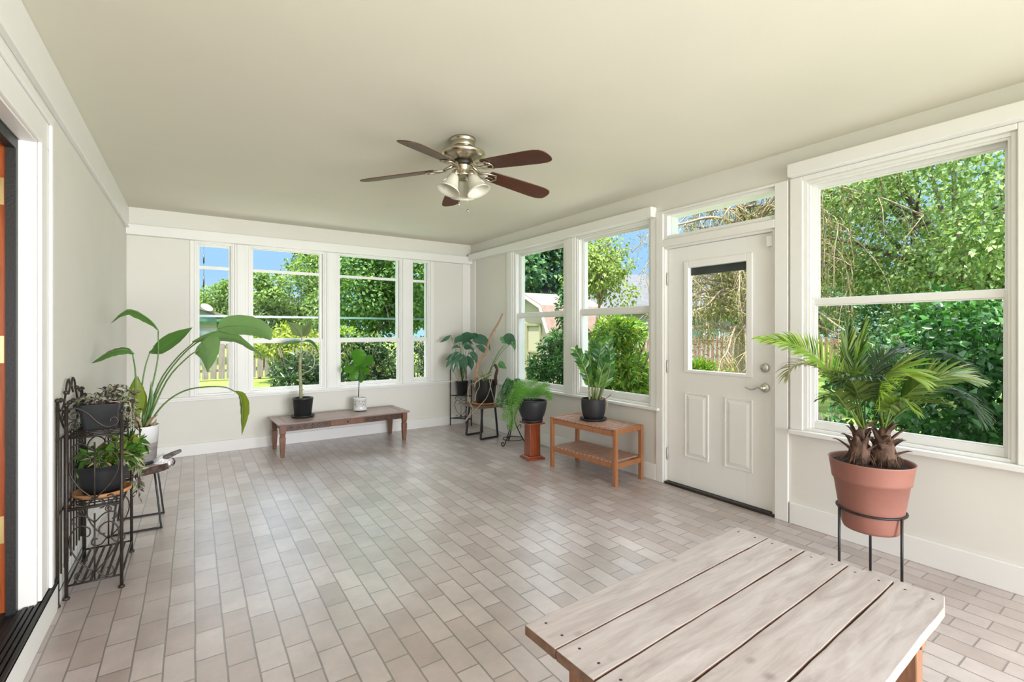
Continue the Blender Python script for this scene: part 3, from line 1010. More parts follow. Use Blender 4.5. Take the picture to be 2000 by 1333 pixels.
for sx in (-1, 1):
    MB().box(sx * (L - 0.065) - 0.01, sx * (L - 0.065) + 0.01, -D + 0.075, D - 0.075, 0.262, 0.332, bfr).build('end_apron', M['dark_wood'], bench, bevel=0.002)
    for sy in (-1, 1):
        mb = MB()
        x, y = sx * (L - 0.055), sy * (D - 0.052)
        prof = [(0.018, 0.0), (0.021, 0.05), (0.027, 0.16), (0.027, 0.205), (0.022, 0.212), (0.022, 0.222), (0.027, 0.229), (0.022, 0.237), (0.028, 0.246), (0.029, 0.332)]
        vs, fs = [], []
        for h, z in prof:
            for ex, ey in ((-1, -1), (1, -1), (1, 1), (-1, 1)):
                vs.append(bfr(x + ex * h, y + ey * h, z))
        for i in range(len(prof) - 1):
            for k in range(4):
                fs.append((i * 4 + k, i * 4 + (k + 1) % 4, i * 4 + 4 + (k + 1) % 4, i * 4 + 4 + k))
        fs += [(3, 2, 1, 0), tuple(len(prof) * 4 - 4 + k for k in range(4))]
        mb.add(vs, fs)
        mb.build('leg', M['worn_wood'], bench, bevel=0.003)

# ------------------------------------------------------------------ slatted teak bench
SA = math.atan2(-0.772, 0.059)
scx, scy = 3.097, 3.258
sb = thing('slatted_bench', 'teak bench with slatted top and slatted lower shelf under the window', 'bench', (scx, scy, 0))
def sfr(x, y, z):
    # x along the bench, y towards the wall
    ex = Vector((0.0762, -0.9971, 0)).normalized()
    ey = Vector((0.9971, 0.0762, 0)).normalized()
    p = ex * x + ey * y
    return Vector((scx + p.x, scy + p.y, z))
L, D = 0.405, 0.19
for sx in (-1, 1):
    for sy in (-1, 1):
        MB().box(sx * L - (0.034 if sx > 0 else 0), sx * L + (0.034 if sx < 0 else 0), sy * D - (0.034 if sy > 0 else 0), sy * D + (0.034 if sy < 0 else 0), 0, 0.48, sfr).build('leg', M['teak'], sb, bevel=0.003)
for sy in (-1, 1):
    y0, y1 = (-D + 0.006, -D + 0.028) if sy < 0 else (D - 0.028, D - 0.006)
    MB().box(-L + 0.034, L - 0.034, y0, y1, 0.418, 0.462, sfr).build('top_rail', M['teak'], sb, bevel=0.002)
    MB().box(-L + 0.034, L - 0.034, y0, y1, 0.150, 0.192, sfr).build('shelf_rail', M['teak'], sb, bevel=0.002)
for sx in (-1, 1):
    x0, x1 = (-L + 0.006, -L + 0.028) if sx < 0 else (L - 0.028, L - 0.006)
    MB().box(x0, x1, -D + 0.034, D - 0.034, 0.436, 0.480, sfr).build('end_rail', M['teak'], sb, bevel=0.002)
    MB().box(x0, x1, -D + 0.034, D - 0.034, 0.150, 0.192, sfr).build('end_rail', M['teak'], sb, bevel=0.002)
n = 15
for name, zt in (('seat_slat', 0.480), ('shelf_slat', 0.2065)):
    for k in range(n):
        x = lerp(-L + 0.060, L - 0.060, k / (n - 1))
        MB().box(x - 0.0185, x + 0.0185, -D + 0.004, D - 0.004, zt - 0.0145, zt, sfr).build(name, M['teak_slat'], sb, bevel=0.0025)

# ------------------------------------------------------------------ cherry pedestal
ped = thing('plant_pedestal', 'square cherry wood pedestal with stepped base beneath the fern bowl', 'plant stand', (2.905, 3.975, 0))
PA = R(-6)
def pfr(x, y, z):
    return Vector((2.905 + x * math.cos(PA) - y * math.sin(PA), 3.975 + x * math.sin(PA) + y * math.cos(PA), z))
def frustum(mb, h0, h1, z0, z1, fr):
    vs = [fr(ex * h, ey * h, z) for h, z in ((h0, z0), (h1, z1)) for ex, ey in ((-1, -1), (1, -1), (1, 1), (-1, 1))]
    return mb.add(vs, [(3, 2, 1, 0), (4, 5, 6, 7)] + [(k, (k + 1) % 4, 4 + (k + 1) % 4, 4 + k) for k in range(4)])
mb = MB()
frustum(mb, 0.098, 0.096, 0, 0.018, pfr)
frustum(mb, 0.084, 0.074, 0.018, 0.034, pfr)
mb.build('base', M['cherry'], ped, bevel=0.003)
mb = MB()
frustum(mb, 0.063, 0.060, 0.034, 0.352, pfr)
mb.build('column', M['cherry'], ped, bevel=0.006, segs=3)
mb = MB()
frustum(mb, 0.072, 0.080, 0.352, 0.360, pfr)
frustum(mb, 0.098, 0.098, 0.360, 0.376, pfr)
mb.build('top_plate', M['cherry'], ped, bevel=0.003)

# ------------------------------------------------------------------ stool with black bent frame legs (room corner)
st = thing('side_stool', 'brown square topped stool on black bent metal legs in the room corner', 'stool', (2.985, 5.13, 0))
mb = MB()
ctr = Vector((2.985, 5.13, 0))
pol = []
hx, hy, rr = 0.185, 0.215, 0.05
for cxs, cys, a0 in ((1, 1, 0), (-1, 1, 90), (-1, -1, 180), (1, -1, 270)):
    for k in range(5):
        a = R(a0 + k * 22.5)
        pol.append((ctr.x + cxs * (hx - rr) + rr * math.cos(a), ctr.y + cys * (hy - rr) + rr * math.sin(a)))
mb.prism(pol, 0.382, 0.405)
mb.build('stool_top', M['stool_top'], st, bevel=0.006)
for ya, yb in ((4.972, 0), (5.285, 0)):
    mb = MB()
    xa, xb = ((2.866, 3.122) if ya < 5.1 else (2.840, 3.082))
    pts = [(xa + 0.035, ya + (0.02 if ya < 5.1 else -0.02), 0.381), (xa, ya, 0.012), (xb, ya + 0.02, 0.012), (xb - 0.03, ya + (0.035 if ya < 5.1 else -0.01), 0.381)]
    for p, q in zip(pts[:-1], pts[1:]):
        p, q = Vector(p), Vector(q)
        mb.tube([p, q], 0.0135, 4, smooth=False)
    mb.build('leg_frame', M['black_metal'], st)

# ------------------------------------------------------------------ three legged stand of the palm (right)
px, py = 2.935, 1.03
ps = thing('ring_plant_stand', 'black three legged ring stand holding the terracotta planter', 'plant stand', (px, py, 0))
zr, rr = 0.385, 0.1475
MB().tube([(px + rr * math.cos(2 * PI * k / 48), py + rr * math.sin(2 * PI * k / 48), zr) for k in range(48)], 0.006, 8, closed=True).build('ring', M['black_metal'], ps)
for az in (20, 140, 252):
    a = R(az)
    q = rr + 0.006
    MB().tube([(px + q * math.cos(a), py + q * math.sin(a), zr + 0.004), (px + q * math.cos(a), py + q * math.sin(a), 0.0)], 0.0062, 8).build('leg', M['black_metal'], ps)

# ------------------------------------------------------------------ plant helpers
VIEW = Vector((0.555, 0.832, 0.0))
PROF = {
    'ovate': [0.05, 0.55, 0.88, 1.0, 0.97, 0.82, 0.58, 0.28, 0.02],
    'lance': [0.12, 0.45, 0.78, 0.95, 1.0, 0.92, 0.70, 0.38, 0.02],
    'fiddle': [0.10, 0.48, 0.62, 0.66, 0.80, 0.98, 1.0, 0.82, 0.30],
    'paddle': [0.25, 0.75, 0.95, 1.0, 0.98, 0.92, 0.80, 0.55, 0.10],
    'heart': [0.55, 0.95, 1.0, 0.95, 0.82, 0.65, 0.45, 0.22, 0.02],
}
def blade(mb, pts, half, prof='ovate', twist=0.0, fold=0.15, side=None, n=3, wave=0.0):
    P = smooth_path(pts, n)
    if side is None:
        t = (P[-1] - P[0]).normalized()
        s = t.cross(VIEW)
        s = s.normalized() if s.length > 1e-4 else Vector((0, 0, 1))
        s = Matrix.Rotation(R(twist), 3, t) @ s
    else:
        s = Vector(side)
    return mb.ribbon(P, [half * w for w in interp(PROF[prof], len(P))], s, fold, wave=wave)

def scatter(name, blobs, count, size, material, parent=None, seed=1, droop=0.25, aspect=0.45, shell=0.55, up=0.3, curl=True):
    """a mass of separate leaves filling a set of ellipsoids (cx, cy, cz, rx, ry, rz)"""
    rg = np.random.default_rng(seed)
    B = np.array(blobs, float)
    vol = (B[:, 3] * B[:, 4] * B[:, 5]) ** (2 / 3)
    pick = rg.choice(len(B), count, p=vol / vol.sum())
    b = B[pick]
    d = rg.normal(size=(count, 3))
    d /= np.linalg.norm(d, axis=1)[:, None]
    rad = shell + (1 - shell) * rg.random(count) ** 0.6
    p = b[:, :3] + d * rad[:, None] * b[:, 3:]
    ax = d * 0.7 + rg.normal(size=(count, 3)) * 0.55
    ax[:, 2] -= droop
    ax /= np.linalg.norm(ax, axis=1)[:, None]
    nr = d * 0.6 + rg.normal(size=(count, 3)) * 0.5
    nr[:, 2] += up
    sd = np.cross(ax, nr)
    sd /= np.linalg.norm(sd, axis=1)[:, None] + 1e-9
    nn = np.cross(sd, ax)
    L = rg.uniform(size[0], size[1], count)[:, None]
    W = L * aspect * rg.uniform(0.8, 1.2, count)[:, None] * 0.5
    v = np.empty((count, 4, 3))
    v[:, 0] = p
    v[:, 1] = p + ax * L * 0.5 + sd * W + nn * W * 0.35
    v[:, 2] = p + ax * L - nn * L * 0.10
    v[:, 3] = p + ax * L * 0.5 - sd * W + nn * W * 0.35
    off = np.array(ORG.get(parent.name, (0, 0, 0))) if parent is not None else np.zeros(3)
    v = (v - off).reshape(-1, 3)
    f = np.arange(count * 4).reshape(-1, 4)
    tri = np.concatenate([f[:, [0, 1, 2]], f[:, [0, 2, 3]]], axis=1).reshape(-1, 3)
    me = bpy.data.meshes.new(name)
    me.vertices.add(len(v))
    me.vertices.foreach_set('co', v.ravel())
    me.loops.add(tri.size)
    me.loops.foreach_set('vertex_index', tri.ravel().astype(np.int32))
    me.polygons.add(len(tri))
    me.polygons.foreach_set('loop_start', np.arange(0, tri.size, 3, dtype=np.int32))
    me.update(calc_edges=True)
    me.materials.append(material)
    o = bpy.data.objects.new(name, me)
    COL.objects.link(o)
    if parent is not None:
        o.parent = parent
        ORG[o.name] = tuple(off)
    return o

def pot(parent, prof, c, m, seg=40, wall=0.006, soil_z=None, mtx=None, name='pot', scale=(1, 1)):
    """open pot from an outer profile (bottom to rim), with thickness and soil"""
    inner = [(max(r - wall, 0.001), z + (wall if i == 0 else 0)) for i, (r, z) in enumerate(prof)]
    full = [(0.0, prof[0][1])] + prof + inner[::-1] + [(0.0, prof[0][1] + wall)]
    o = MB().lathe(full, c, seg, mtx, scale=scale).build(name, m, parent, fix=True)
    if soil_z:
        rr = None
        for (r0, z0), (r1, z1) in zip(prof[:-1], prof[1:]):
            if min(z0, z1) <= soil_z <= max(z0, z1) and z1 != z0:
                rr = r0 + (r1 - r0) * (soil_z - z0) / (z1 - z0)
        rr = (rr or prof[-1][0]) - wall - 0.001
        MB().lathe([(0.0, soil_z - 0.012), (rr, soil_z - 0.012), (rr, soil_z - 0.002), (rr * 0.6, soil_z + 0.004), (0.0, soil_z + 0.007)], c, 28, scale=scale).build('soil', M['soil'], parent)
    return o
def stems(mb, pts, r0, r1, seg=7, n=4):
    P = smooth_path(pts, n)
    return mb.tube(P, [lerp(r0, r1, i / (len(P) - 1)) for i in range(len(P))], seg)

L_bop = leaf_mat('paddle_leaf', [(0.035, 0.10, 0.022), (0.07, 0.17, 0.035), (0.10, 0.21, 0.045)], 0.28, 0.30, 0.5)
L_bop2 = leaf_mat('pale_paddle_leaf', [(0.13, 0.25, 0.08), (0.19, 0.34, 0.13)], 0.30, 0.35, 0.5)
L_yel = leaf_mat('yellow_green_leaf', [(0.16, 0.24, 0.02), (0.24, 0.30, 0.04)], 0.35, 0.4)
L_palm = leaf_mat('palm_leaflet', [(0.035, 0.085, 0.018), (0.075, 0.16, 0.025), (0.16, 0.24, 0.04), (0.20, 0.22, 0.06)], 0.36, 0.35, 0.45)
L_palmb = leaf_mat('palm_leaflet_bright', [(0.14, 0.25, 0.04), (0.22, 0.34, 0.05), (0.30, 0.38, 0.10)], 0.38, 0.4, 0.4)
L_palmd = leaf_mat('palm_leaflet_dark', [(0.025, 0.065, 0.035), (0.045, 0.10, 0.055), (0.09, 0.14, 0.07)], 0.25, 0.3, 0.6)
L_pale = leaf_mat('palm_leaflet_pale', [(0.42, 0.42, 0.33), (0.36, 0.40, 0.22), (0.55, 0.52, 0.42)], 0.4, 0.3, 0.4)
L_fid = leaf_mat('fiddle_leaf', [(0.045, 0.15, 0.014), (0.075, 0.22, 0.02)], 0.35, 0.42, 0.4)
L_zz = leaf_mat('zz_leaflet', [(0.025, 0.11, 0.025), (0.06, 0.21, 0.03), (0.16, 0.30, 0.035)], 0.22, 0.22, 0.6)
L_teal = leaf_mat('dark_glossy_leaf', [(0.018, 0.07, 0.045), (0.05, 0.15, 0.09), (0.12, 0.25, 0.17)], 0.22, 0.2, 0.6)
L_fern = leaf_mat('fern_needle', [(0.12, 0.34, 0.05), (0.20, 0.46, 0.08), (0.32, 0.55, 0.14)], 0.5, 0.45, 0.2)
L_fernd = leaf_mat('fern_leaf_teal', [(0.05, 0.16, 0.06), (0.10, 0.28, 0.10), (0.24, 0.42, 0.20)], 0.4, 0.3, 0.4)
L_var = leaf_mat('variegated_leaf', [(0.04, 0.12, 0.02), (0.10, 0.22, 0.03), (0.34, 0.38, 0.16), (0.46, 0.48, 0.36), (0.42, 0.24, 0.05)], 0.4, 0.3)
L_purp = leaf_mat('purple_green_leaf', [(0.055, 0.03, 0.045), (0.10, 0.05, 0.07), (0.30, 0.32, 0.20), (0.42, 0.44, 0.34), (0.11, 0.15, 0.05)], 0.4, 0.25)
L_grn = leaf_mat('pothos_leaf', [(0.035, 0.11, 0.015), (0.08, 0.20, 0.025), (0.22, 0.26, 0.04)], 0.35, 0.3)
L_dief = leaf_mat('cane_leaf', [(0.10, 0.16, 0.06), (0.20, 0.24, 0.12)], 0.35, 0.35)
L_dry = leaf_mat('dry_leaf', [(0.30, 0.20, 0.10), (0.45, 0.35, 0.22)], 0.7, 0.2)

# ------------------------------------------------------------------ palm in terracotta planter
palm = thing('potted_palm', 'young twin stemmed palm in a terracotta planter beside the tall window', 'palm', (px, py, 0.285))
pot(palm, [(0.120, 0.285), (0.126, 0.300), (0.1405, 0.385), (0.163, 0.535), (0.170, 0.538), (0.172, 0.552), (0.183, 0.632), (0.187, 0.640)], (px, py, 0), M['terracotta'], 56, 0.005, 0.615, name='planter')
pc = Vector((px, py, 0))
RT = Vector((0.832, -0.555, 0))
b1 = pc + RT * -0.045 + VIEW * 0.02
b2 = pc + RT * 0.055 + VIEW * -0.015
for bi, (b, hz, rr) in enumerate(((b1, 0.76, 0.042), (b2, 0.78, 0.050))):
    tr = MB().lathe([(0.0, 0.60), (rr * 0.9, 0.60), (rr * 1.15, 0.64), (rr * 1.1, 0.68), (rr * 0.85, 0.73), (rr * 0.55, hz), (rr * 0.3, hz + 0.03), (0.0, hz + 0.035)], b, 24).build('trunk', M['brown_fibre'], palm)
    mb = MB()
    rg = random.Random(5 + bi)
    for k in range(16):
        an = k * 2.4
        z0 = 0.635 + 0.0075 * k
        o = Vector((math.cos(an), math.sin(an), 0))
        rad = rr * (1.08 - 0.035 * k)
        h = rg.uniform(0.05, 0.10)
        fl = rg.uniform(0.015, 0.06)
        q = [b + o * rad * 0.8 + Vector((0, 0, z0)), b + o * (rad + 0.006) + Vector((0, 0, z0 + h * 0.5)), b + o * (rad + fl) + Vector((0, 0, z0 + h)), b + o * (rad + fl * 1.5) + Vector((0, 0, z0 + h * 1.12))]
        mb.ribbon(smooth_path(q, 3), interp([0.020, 0.019, 0.012, 0.002], 10), o.cross(Vector((0, 0, 1))), 0.6)
        mb.ribbon([p - o * 0.004 for p in smooth_path(q, 3)], interp([0.018, 0.016, 0.010, 0.001], 10), o.cross(Vector((0, 0, 1))), 0.4)
    mb.build('leaf_bases', M['brown_fibre'], tr, fix=False)
mb = MB()
rg = random.Random(9)
for k in range(150):
    an = rg.uniform(0, 2 * PI)
    c0 = b2 if k % 3 else b1
    o = Vector((math.cos(an), math.sin(an), 0))
    r0 = rg.uniform(0.045, 0.062)
    p0 = c0 + o * r0 + Vector((0, 0, rg.uniform(0.645, 0.68)))
    p1 = c0 + o * (r0 + rg.uniform(0.01, 0.035)) + Vector((0, 0, 0.622))
    mb.tube([p0, (p0 + p1) / 2 + o * 0.004, p1], 0.0016, 4)
mb.build('root_skirt', M['brown_fibre'], palm)

def frond(pts, length, material, parent, seed, n=34, start=0.30, droopf=0.35, width=0.0065, petiole=0.005, flat=None, spread=50):
    rg = random.Random(seed)
    P = smooth_path(pts, 8)
    N = len(P)
    mb = MB()
    mb.tube(P, [lerp(petiole, 0.0012, i / (N - 1)) for i in range(N)], 6)
    cum = [0.0]
    for a, b in zip(P[:-1], P[1:]):
        cum.append(cum[-1] + (b - a).length)
    tot = cum[-1]
    def at_(s):
        for i in range(N - 1):
            if cum[i + 1] >= s:
                t = (s - cum[i]) / max(cum[i + 1] - cum[i], 1e-6)
                return P[i].lerp(P[i + 1], t), (P[i + 1] - P[i]).normalized()
        return P[-1], (P[-1] - P[-2]).normalized()
    for k in range(n):
        t = start + (1 - start) * k / (n - 1)
        p, tg = at_(t * tot)
        sv = tg.cross(Vector((0, 0, 1))) if flat is None else Vector(flat) - tg * tg.dot(Vector(flat))
        sv = sv.normalized() if sv.length > 0.15 else RT.copy()
        upv = sv.cross(tg).normalized()
        x = (t - start) / (1 - start)
        ln = length * (0.45 + 0.55 * math.sin(PI * min(1, 0.18 + 0.82 * x * 0.95)) ** 0.8) * rg.uniform(0.88, 1.08)
        for sgn in (-1, 1):
            ang = R(lerp(spread + 12, spread - 28, x) + rg.uniform(-5, 5))
            d = tg * math.cos(ang) + sv * sgn * math.sin(ang) * 0.9 + upv * (0.28 + rg.uniform(-0.08, 0.08))
            d.normalize()
            q = [p]
            cur = p.copy()
            for j in range(4):
                dd = (d + Vector((0, 0, -droopf * (j / 3) ** 1.5 * rg.uniform(0.7, 1.5)))).normalized()
                cur = cur + dd * ln / 4
                q.append(cur.copy())
            w = width * rg.uniform(0.8, 1.15)
            nrm = d.cross(upv)
            vs, fs = [], []
            for j, (c, ww) in enumerate(zip(q, (0.35, 1.0, 0.9, 0.6, 0.06))):
                vs += [c + nrm * w * ww + upv * w * ww * 0.25, c, c - nrm * w * ww + upv * w * ww * 0.25]
            for j in range(4):
                for h in (0, 1):
                    fs.append((j * 3 + h, j * 3 + h + 1, j * 3 + 4 + h, j * 3 + 3 + h))
            mb.add(vs, fs, True)
    return mb.build('frond', material, parent, fix=False)
T1 = [(2.874, 1.051, 0.794), (2.841, 1.061, 0.867)]
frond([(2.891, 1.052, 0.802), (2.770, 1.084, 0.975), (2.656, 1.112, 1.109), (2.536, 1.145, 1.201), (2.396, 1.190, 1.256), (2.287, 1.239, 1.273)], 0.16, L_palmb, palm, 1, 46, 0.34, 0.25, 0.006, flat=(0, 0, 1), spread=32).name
frond([(2.882, 1.058, 0.802), (2.816, 1.126, 0.994), (2.753, 1.168, 1.093), (2.660, 1.206, 1.137), (2.580, 1.236, 1.128), (2.541, 1.249, 1.087)], 0.13, L_pale, palm, 2, 26, 0.55, 0.8, 0.006)
frond([(2.893, 1.051, 0.802), (2.892, 1.099, 0.978), (2.908, 1.124, 1.124), (2.922, 1.139, 1.302)], 0.17, L_palm, palm, 3, 34, 0.35, 0.15, 0.006, flat=(0.83, -0.55, 0), spread=30)
frond([(2.899, 1.046, 0.802), (2.832, 1.067, 1.012), (2.818, 1.052, 1.158), (2.818, 1.028, 1.328)], 0.12, L_palm, palm, 4, 28, 0.50, 0.05, 0.006, spread=22)
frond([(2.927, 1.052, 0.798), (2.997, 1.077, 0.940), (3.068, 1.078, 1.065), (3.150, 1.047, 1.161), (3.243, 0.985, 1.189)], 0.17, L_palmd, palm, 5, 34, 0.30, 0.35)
frond([(2.876, 1.038, 0.806), (2.734, 1.012, 0.986), (2.609, 1.000, 1.078), (2.481, 1.013, 1.101)], 0.14, L_palm, palm, 6, 30, 0.35, 0.6, 0.0055)
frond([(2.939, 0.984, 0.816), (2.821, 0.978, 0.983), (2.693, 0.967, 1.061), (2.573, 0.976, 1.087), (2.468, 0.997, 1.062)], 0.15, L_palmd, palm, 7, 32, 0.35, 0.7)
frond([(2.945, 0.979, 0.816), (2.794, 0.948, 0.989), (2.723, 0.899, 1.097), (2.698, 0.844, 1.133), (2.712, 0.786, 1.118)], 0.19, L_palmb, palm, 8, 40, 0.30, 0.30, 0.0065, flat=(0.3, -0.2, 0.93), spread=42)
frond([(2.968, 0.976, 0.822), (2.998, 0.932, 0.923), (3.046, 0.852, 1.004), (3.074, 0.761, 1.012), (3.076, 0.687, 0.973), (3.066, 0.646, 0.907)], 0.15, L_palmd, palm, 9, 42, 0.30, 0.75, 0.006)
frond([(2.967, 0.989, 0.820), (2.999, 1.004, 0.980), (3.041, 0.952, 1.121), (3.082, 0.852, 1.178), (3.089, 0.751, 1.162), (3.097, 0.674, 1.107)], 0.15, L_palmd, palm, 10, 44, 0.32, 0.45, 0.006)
frond([(2.940, 0.971, 0.826), (2.885, 0.911, 0.936), (2.883, 0.816, 1.053), (2.906, 0.729, 1.101), (2.967, 0.640, 1.088)], 0.15, L_palm, palm, 11, 38, 0.35, 0.25, 0.006, flat=(0.1, -0.1, 0.98), spread=30)
frond([(2.920, 0.960, 0.825), (2.872, 0.872, 0.929), (2.874, 0.798, 0.971), (2.887, 0.742, 0.970)], 0.13, L_palm, palm, 12, 30, 0.3, 0.55, 0.006)
frond([(2.916, 0.963, 0.820), (2.824, 0.904, 0.949), (2.787, 0.856, 0.983), (2.782, 0.812, 0.946)], 0.11, L_palmb, palm, 13, 24, 0.35, 0.9, 0.006)
frond([(2.927, 0.980, 0.821), (2.907, 0.945, 0.981), (2.921, 0.887, 1.062), (2.955, 0.817, 1.049)], 0.17, L_palm, palm, 14, 36, 0.3, 0.5)
frond([(2.844, 1.035, 0.816), (2.675, 1.052, 0.948), (2.592, 1.059, 1.004), (2.529, 1.077, 0.982)], 0.10, L_palm, palm, 15, 22, 0.4, 0.6, 0.005)

# ------------------------------------------------------------------ bird of paradise on the log slab stool
lsx, lsy = -0.300, 4.08
sl = thing('slab_stool', 'low stool with pale live edge log slab top on black hairpin legs', 'stool', (lsx, lsy, 0))
rg = random.Random(21)
outl = []
for k in range(40):
    a = 2 * PI * k / 40
    r = 0.170 * (1 + 0.05 * math.sin(3 * a + 1) + 0.03 * math.sin(7 * a) + rg.uniform(-0.012, 0.012))
    outl.append((lsx + r * 1.02 * math.cos(a), lsy + r * 1.05 * math.sin(a)))
MB().prism(outl, 0.372, 0.414).build('slab_top', M['slab_top'], sl, bevel=0.003)
mb = MB()
n = len(outl)
vs, fs = [], []
for z, s in ((0.368, 0.985), (0.372, 1.03), (0.392, 1.055), (0.410, 1.03), (0.4145, 1.0), (0.4145, 0.965)):
    for x, y in outl:
        j = rg.uniform(-0.004, 0.004)
        vs.append((lsx + (x - lsx) * (s + j * 2), lsy + (y - lsy) * (s + j * 2), z + j * 0.4))
for i in range(5):
    for k in range(n):
        fs.append((i * n + k, i * n + (k + 1) % n, i * n + n + (k + 1) % n, i * n + n + k))
mb.add(vs, fs, True)
mb.build('bark_edge', M['bark'], sl, fix=False)
# pale shaggy lump on the slab's far edge and the dark stub beyond it
bl = MB().lathe([(0.0, -0.058), (0.030, -0.052), (0.050, -0.025), (0.053, 0.0), (0.046, 0.028), (0.026, 0.050), (0.0, 0.056)], (-0.176, 4.038, 0.408), 20, Matrix.Rotation(R(20), 4, 'Y')).build('shaggy_edge', M['pale_fluff'], sl)
fu = MB()
c = Vector((-0.176, 4.038, 0.408))
for k in range(420):
    d = Vector((rg.gauss(0, 1), rg.gauss(0, 1), rg.gauss(0, 1))).normalized()
    p = c + Vector((d.x * 0.05, d.y * 0.05, d.z * 0.053))
    q = p + (d + Vector((0, 0, -0.5))).normalized() * rg.uniform(0.012, 0.024)
    fu.tube([p, q], [0.0016, 0.0004], 3)
fu.build('tufts', M['pale_fluff'], bl)
MB().tube([(-0.179, 4.027, 0.435), (-0.150, 4.008, 0.453), (-0.115, 3.985, 0.474), (-0.074, 3.957, 0.495)], [0.015, 0.017, 0.016, 0.012], 12).build('branch_stub', M['stub'], sl)
for y0 in (3.935, 4.245):
    ys = 1 if y0 < 4.08 else -1
    mb = MB()
    mb.tube(smooth_path([(-0.215, y0 + 0.03 * ys, 0.371), (-0.180, y0, 0.03), (-0.178, y0, 0.012), (-0.186, y0, 0.006), (-0.20, y0, 0.006), (-0.41, y0 + 0.01, 0.006), (-0.424, y0 + 0.01, 0.006), (-0.432, y0 + 0.01, 0.012), (-0.430, y0 + 0.01, 0.03), (-0.395, y0 + 0.035 * ys, 0.371)], 3), 0.006, 8)
    mb.build('hairpin_leg', M['black_metal'], sl)

bop = thing('bird_of_paradise_plant', 'tall bird of paradise plant in a white and grey banded pot', 'potted plant', (lsx, lsy, 0.4145))
pot(bop, [(0.082, 0.4225), (0.088, 0.428), (0.098, 0.55), (0.0985, 0.556)], (lsx, lsy, 0), M['grey_band'], 44, 0.005, None, name='pot')
pot(bop, [(0.0990, 0.556), (0.1055, 0.668), (0.107, 0.672)], (lsx, lsy, 0), M['white_pot'], 44, 0.006, 0.660, name='pot_rim_band')
MB().lathe([(0.0, 0.4147), (0.092, 0.4147), (0.101, 0.421), (0.103, 0.436), (0.099, 0.436), (0.096, 0.4222), (0.0, 0.4222)], (lsx, lsy, 0), 40).build('saucer', M['black_pot'], bop)
def stalk_leaf(stalk, leafp, half, material, prof='paddle', twist=0, fold=0.2, r0=0.006, r1=0.0035, wave=0.05):
    mb = MB()
    stems(mb, stalk, r0, r1)
    s = mb.build('stalk', M['stem_green'], bop)
    mb = MB()
    blade(mb, leafp, half, prof, twist, fold, wave=wave, n=4)
    lf = mb.build('leaf', material, s, fix=False)
    mb = MB()
    P = smooth_path(leafp, 4)
    mb.tube(P, [lerp(0.0032, 0.001, i / (len(P) - 1)) for i in range(len(P))], 6)
    mb.build('midrib', M['stem_green'], s)
stalk_leaf([(-0.289, 4.065, 0.651), (-0.236, 4.053, 0.918), (-0.202, 4.055, 1.125), (-0.201, 4.078, 1.314)], [(-0.201, 4.078, 1.317), (-0.232, 4.074, 1.370), (-0.280, 4.059, 1.417), (-0.345, 4.054, 1.450), (-0.397, 4.040, 1.425), (-0.447, 4.050, 1.361)], 0.042, L_bop, 'lance', 62, 0.5)
stalk_leaf([(-0.313, 4.057, 0.655), (-0.318, 4.012, 0.893), (-0.318, 3.988, 1.048), (-0.328, 3.947, 1.154)], [(-0.320, 3.941, 1.161), (-0.351, 3.938, 1.188), (-0.396, 3.932, 1.189), (-0.448, 3.942, 1.171), (-0.489, 3.958, 1.142), (-0.531, 3.974, 1.110)], 0.034, L_bop, 'paddle', 40, 0.35)
stalk_leaf([(-0.311, 4.104, 0.646), (-0.299, 4.132, 0.879), (-0.277, 4.129, 1.053), (-0.251, 4.124, 1.159)], [(-0.254, 4.126, 1.159), (-0.205, 4.105, 1.172), (-0.141, 4.074, 1.229), (-0.076, 4.043, 1.282), (-0.005, 4.007, 1.335)], 0.050, L_bop, 'lance', 42, 0.35)
stalk_leaf([(-0.274, 4.091, 0.644), (-0.183, 4.066, 0.948), (-0.052, 4.003, 1.158), (0.066, 3.948, 1.264), (0.150, 3.904, 1.318)], [(0.147, 3.906, 1.325), (0.201, 3.882, 1.343), (0.292, 3.845, 1.346), (0.369, 3.818, 1.329), (0.426, 3.804, 1.292), (0.462, 3.804, 1.248)], 0.075, L_bop2, 'paddle', 18, 0.25)
stalk_leaf([(-0.272, 4.053, 0.651), (-0.150, 3.948, 0.974), (-0.036, 3.848, 1.130), (0.029, 3.792, 1.185)], [(0.046, 3.781, 1.239), (0.066, 3.756, 1.198), (0.077, 3.742, 1.131), (0.077, 3.748, 1.036)], 0.098, L_bop2, 'heart', 5, 0.22)
stalk_leaf([(-0.281, 4.107, 0.642), (-0.200, 4.126, 0.944), (-0.098, 4.105, 1.119), (0.007, 4.059, 1.234)], [(-0.005, 4.067, 1.231), (0.068, 4.043, 1.248), (0.154, 4.010, 1.259), (0.246, 3.960, 1.248), (0.330, 3.916, 1.189), (0.441, 3.854, 1.114)], 0.052, L_bop2, 'lance', 40, 0.4)
stalk_leaf([(-0.266, 4.049, 0.657), (-0.165, 3.958, 0.819), (-0.050, 3.869, 0.910), (0.078, 3.772, 0.939), (0.177, 3.706, 0.935), (0.234, 3.668, 0.904)], [(0.231, 3.670, 0.908), (0.259, 3.651, 0.874), (0.270, 3.637, 0.806), (0.270, 3.632, 0.722), (0.267, 3.628, 0.621)], 0.048, L_yel, 'lance', 25, 0.4)
stalk_leaf([(-0.320, 4.037, 0.659), (-0.321, 4.026, 0.739), (-0.321, 4.026, 0.790)], [(-0.321, 4.026, 0.715), (-0.323, 4.015, 0.826), (-0.319, 4.001, 0.928), (-0.314, 3.997, 1.020)], 0.050, L_yel, 'ovate', 25, 0.5)
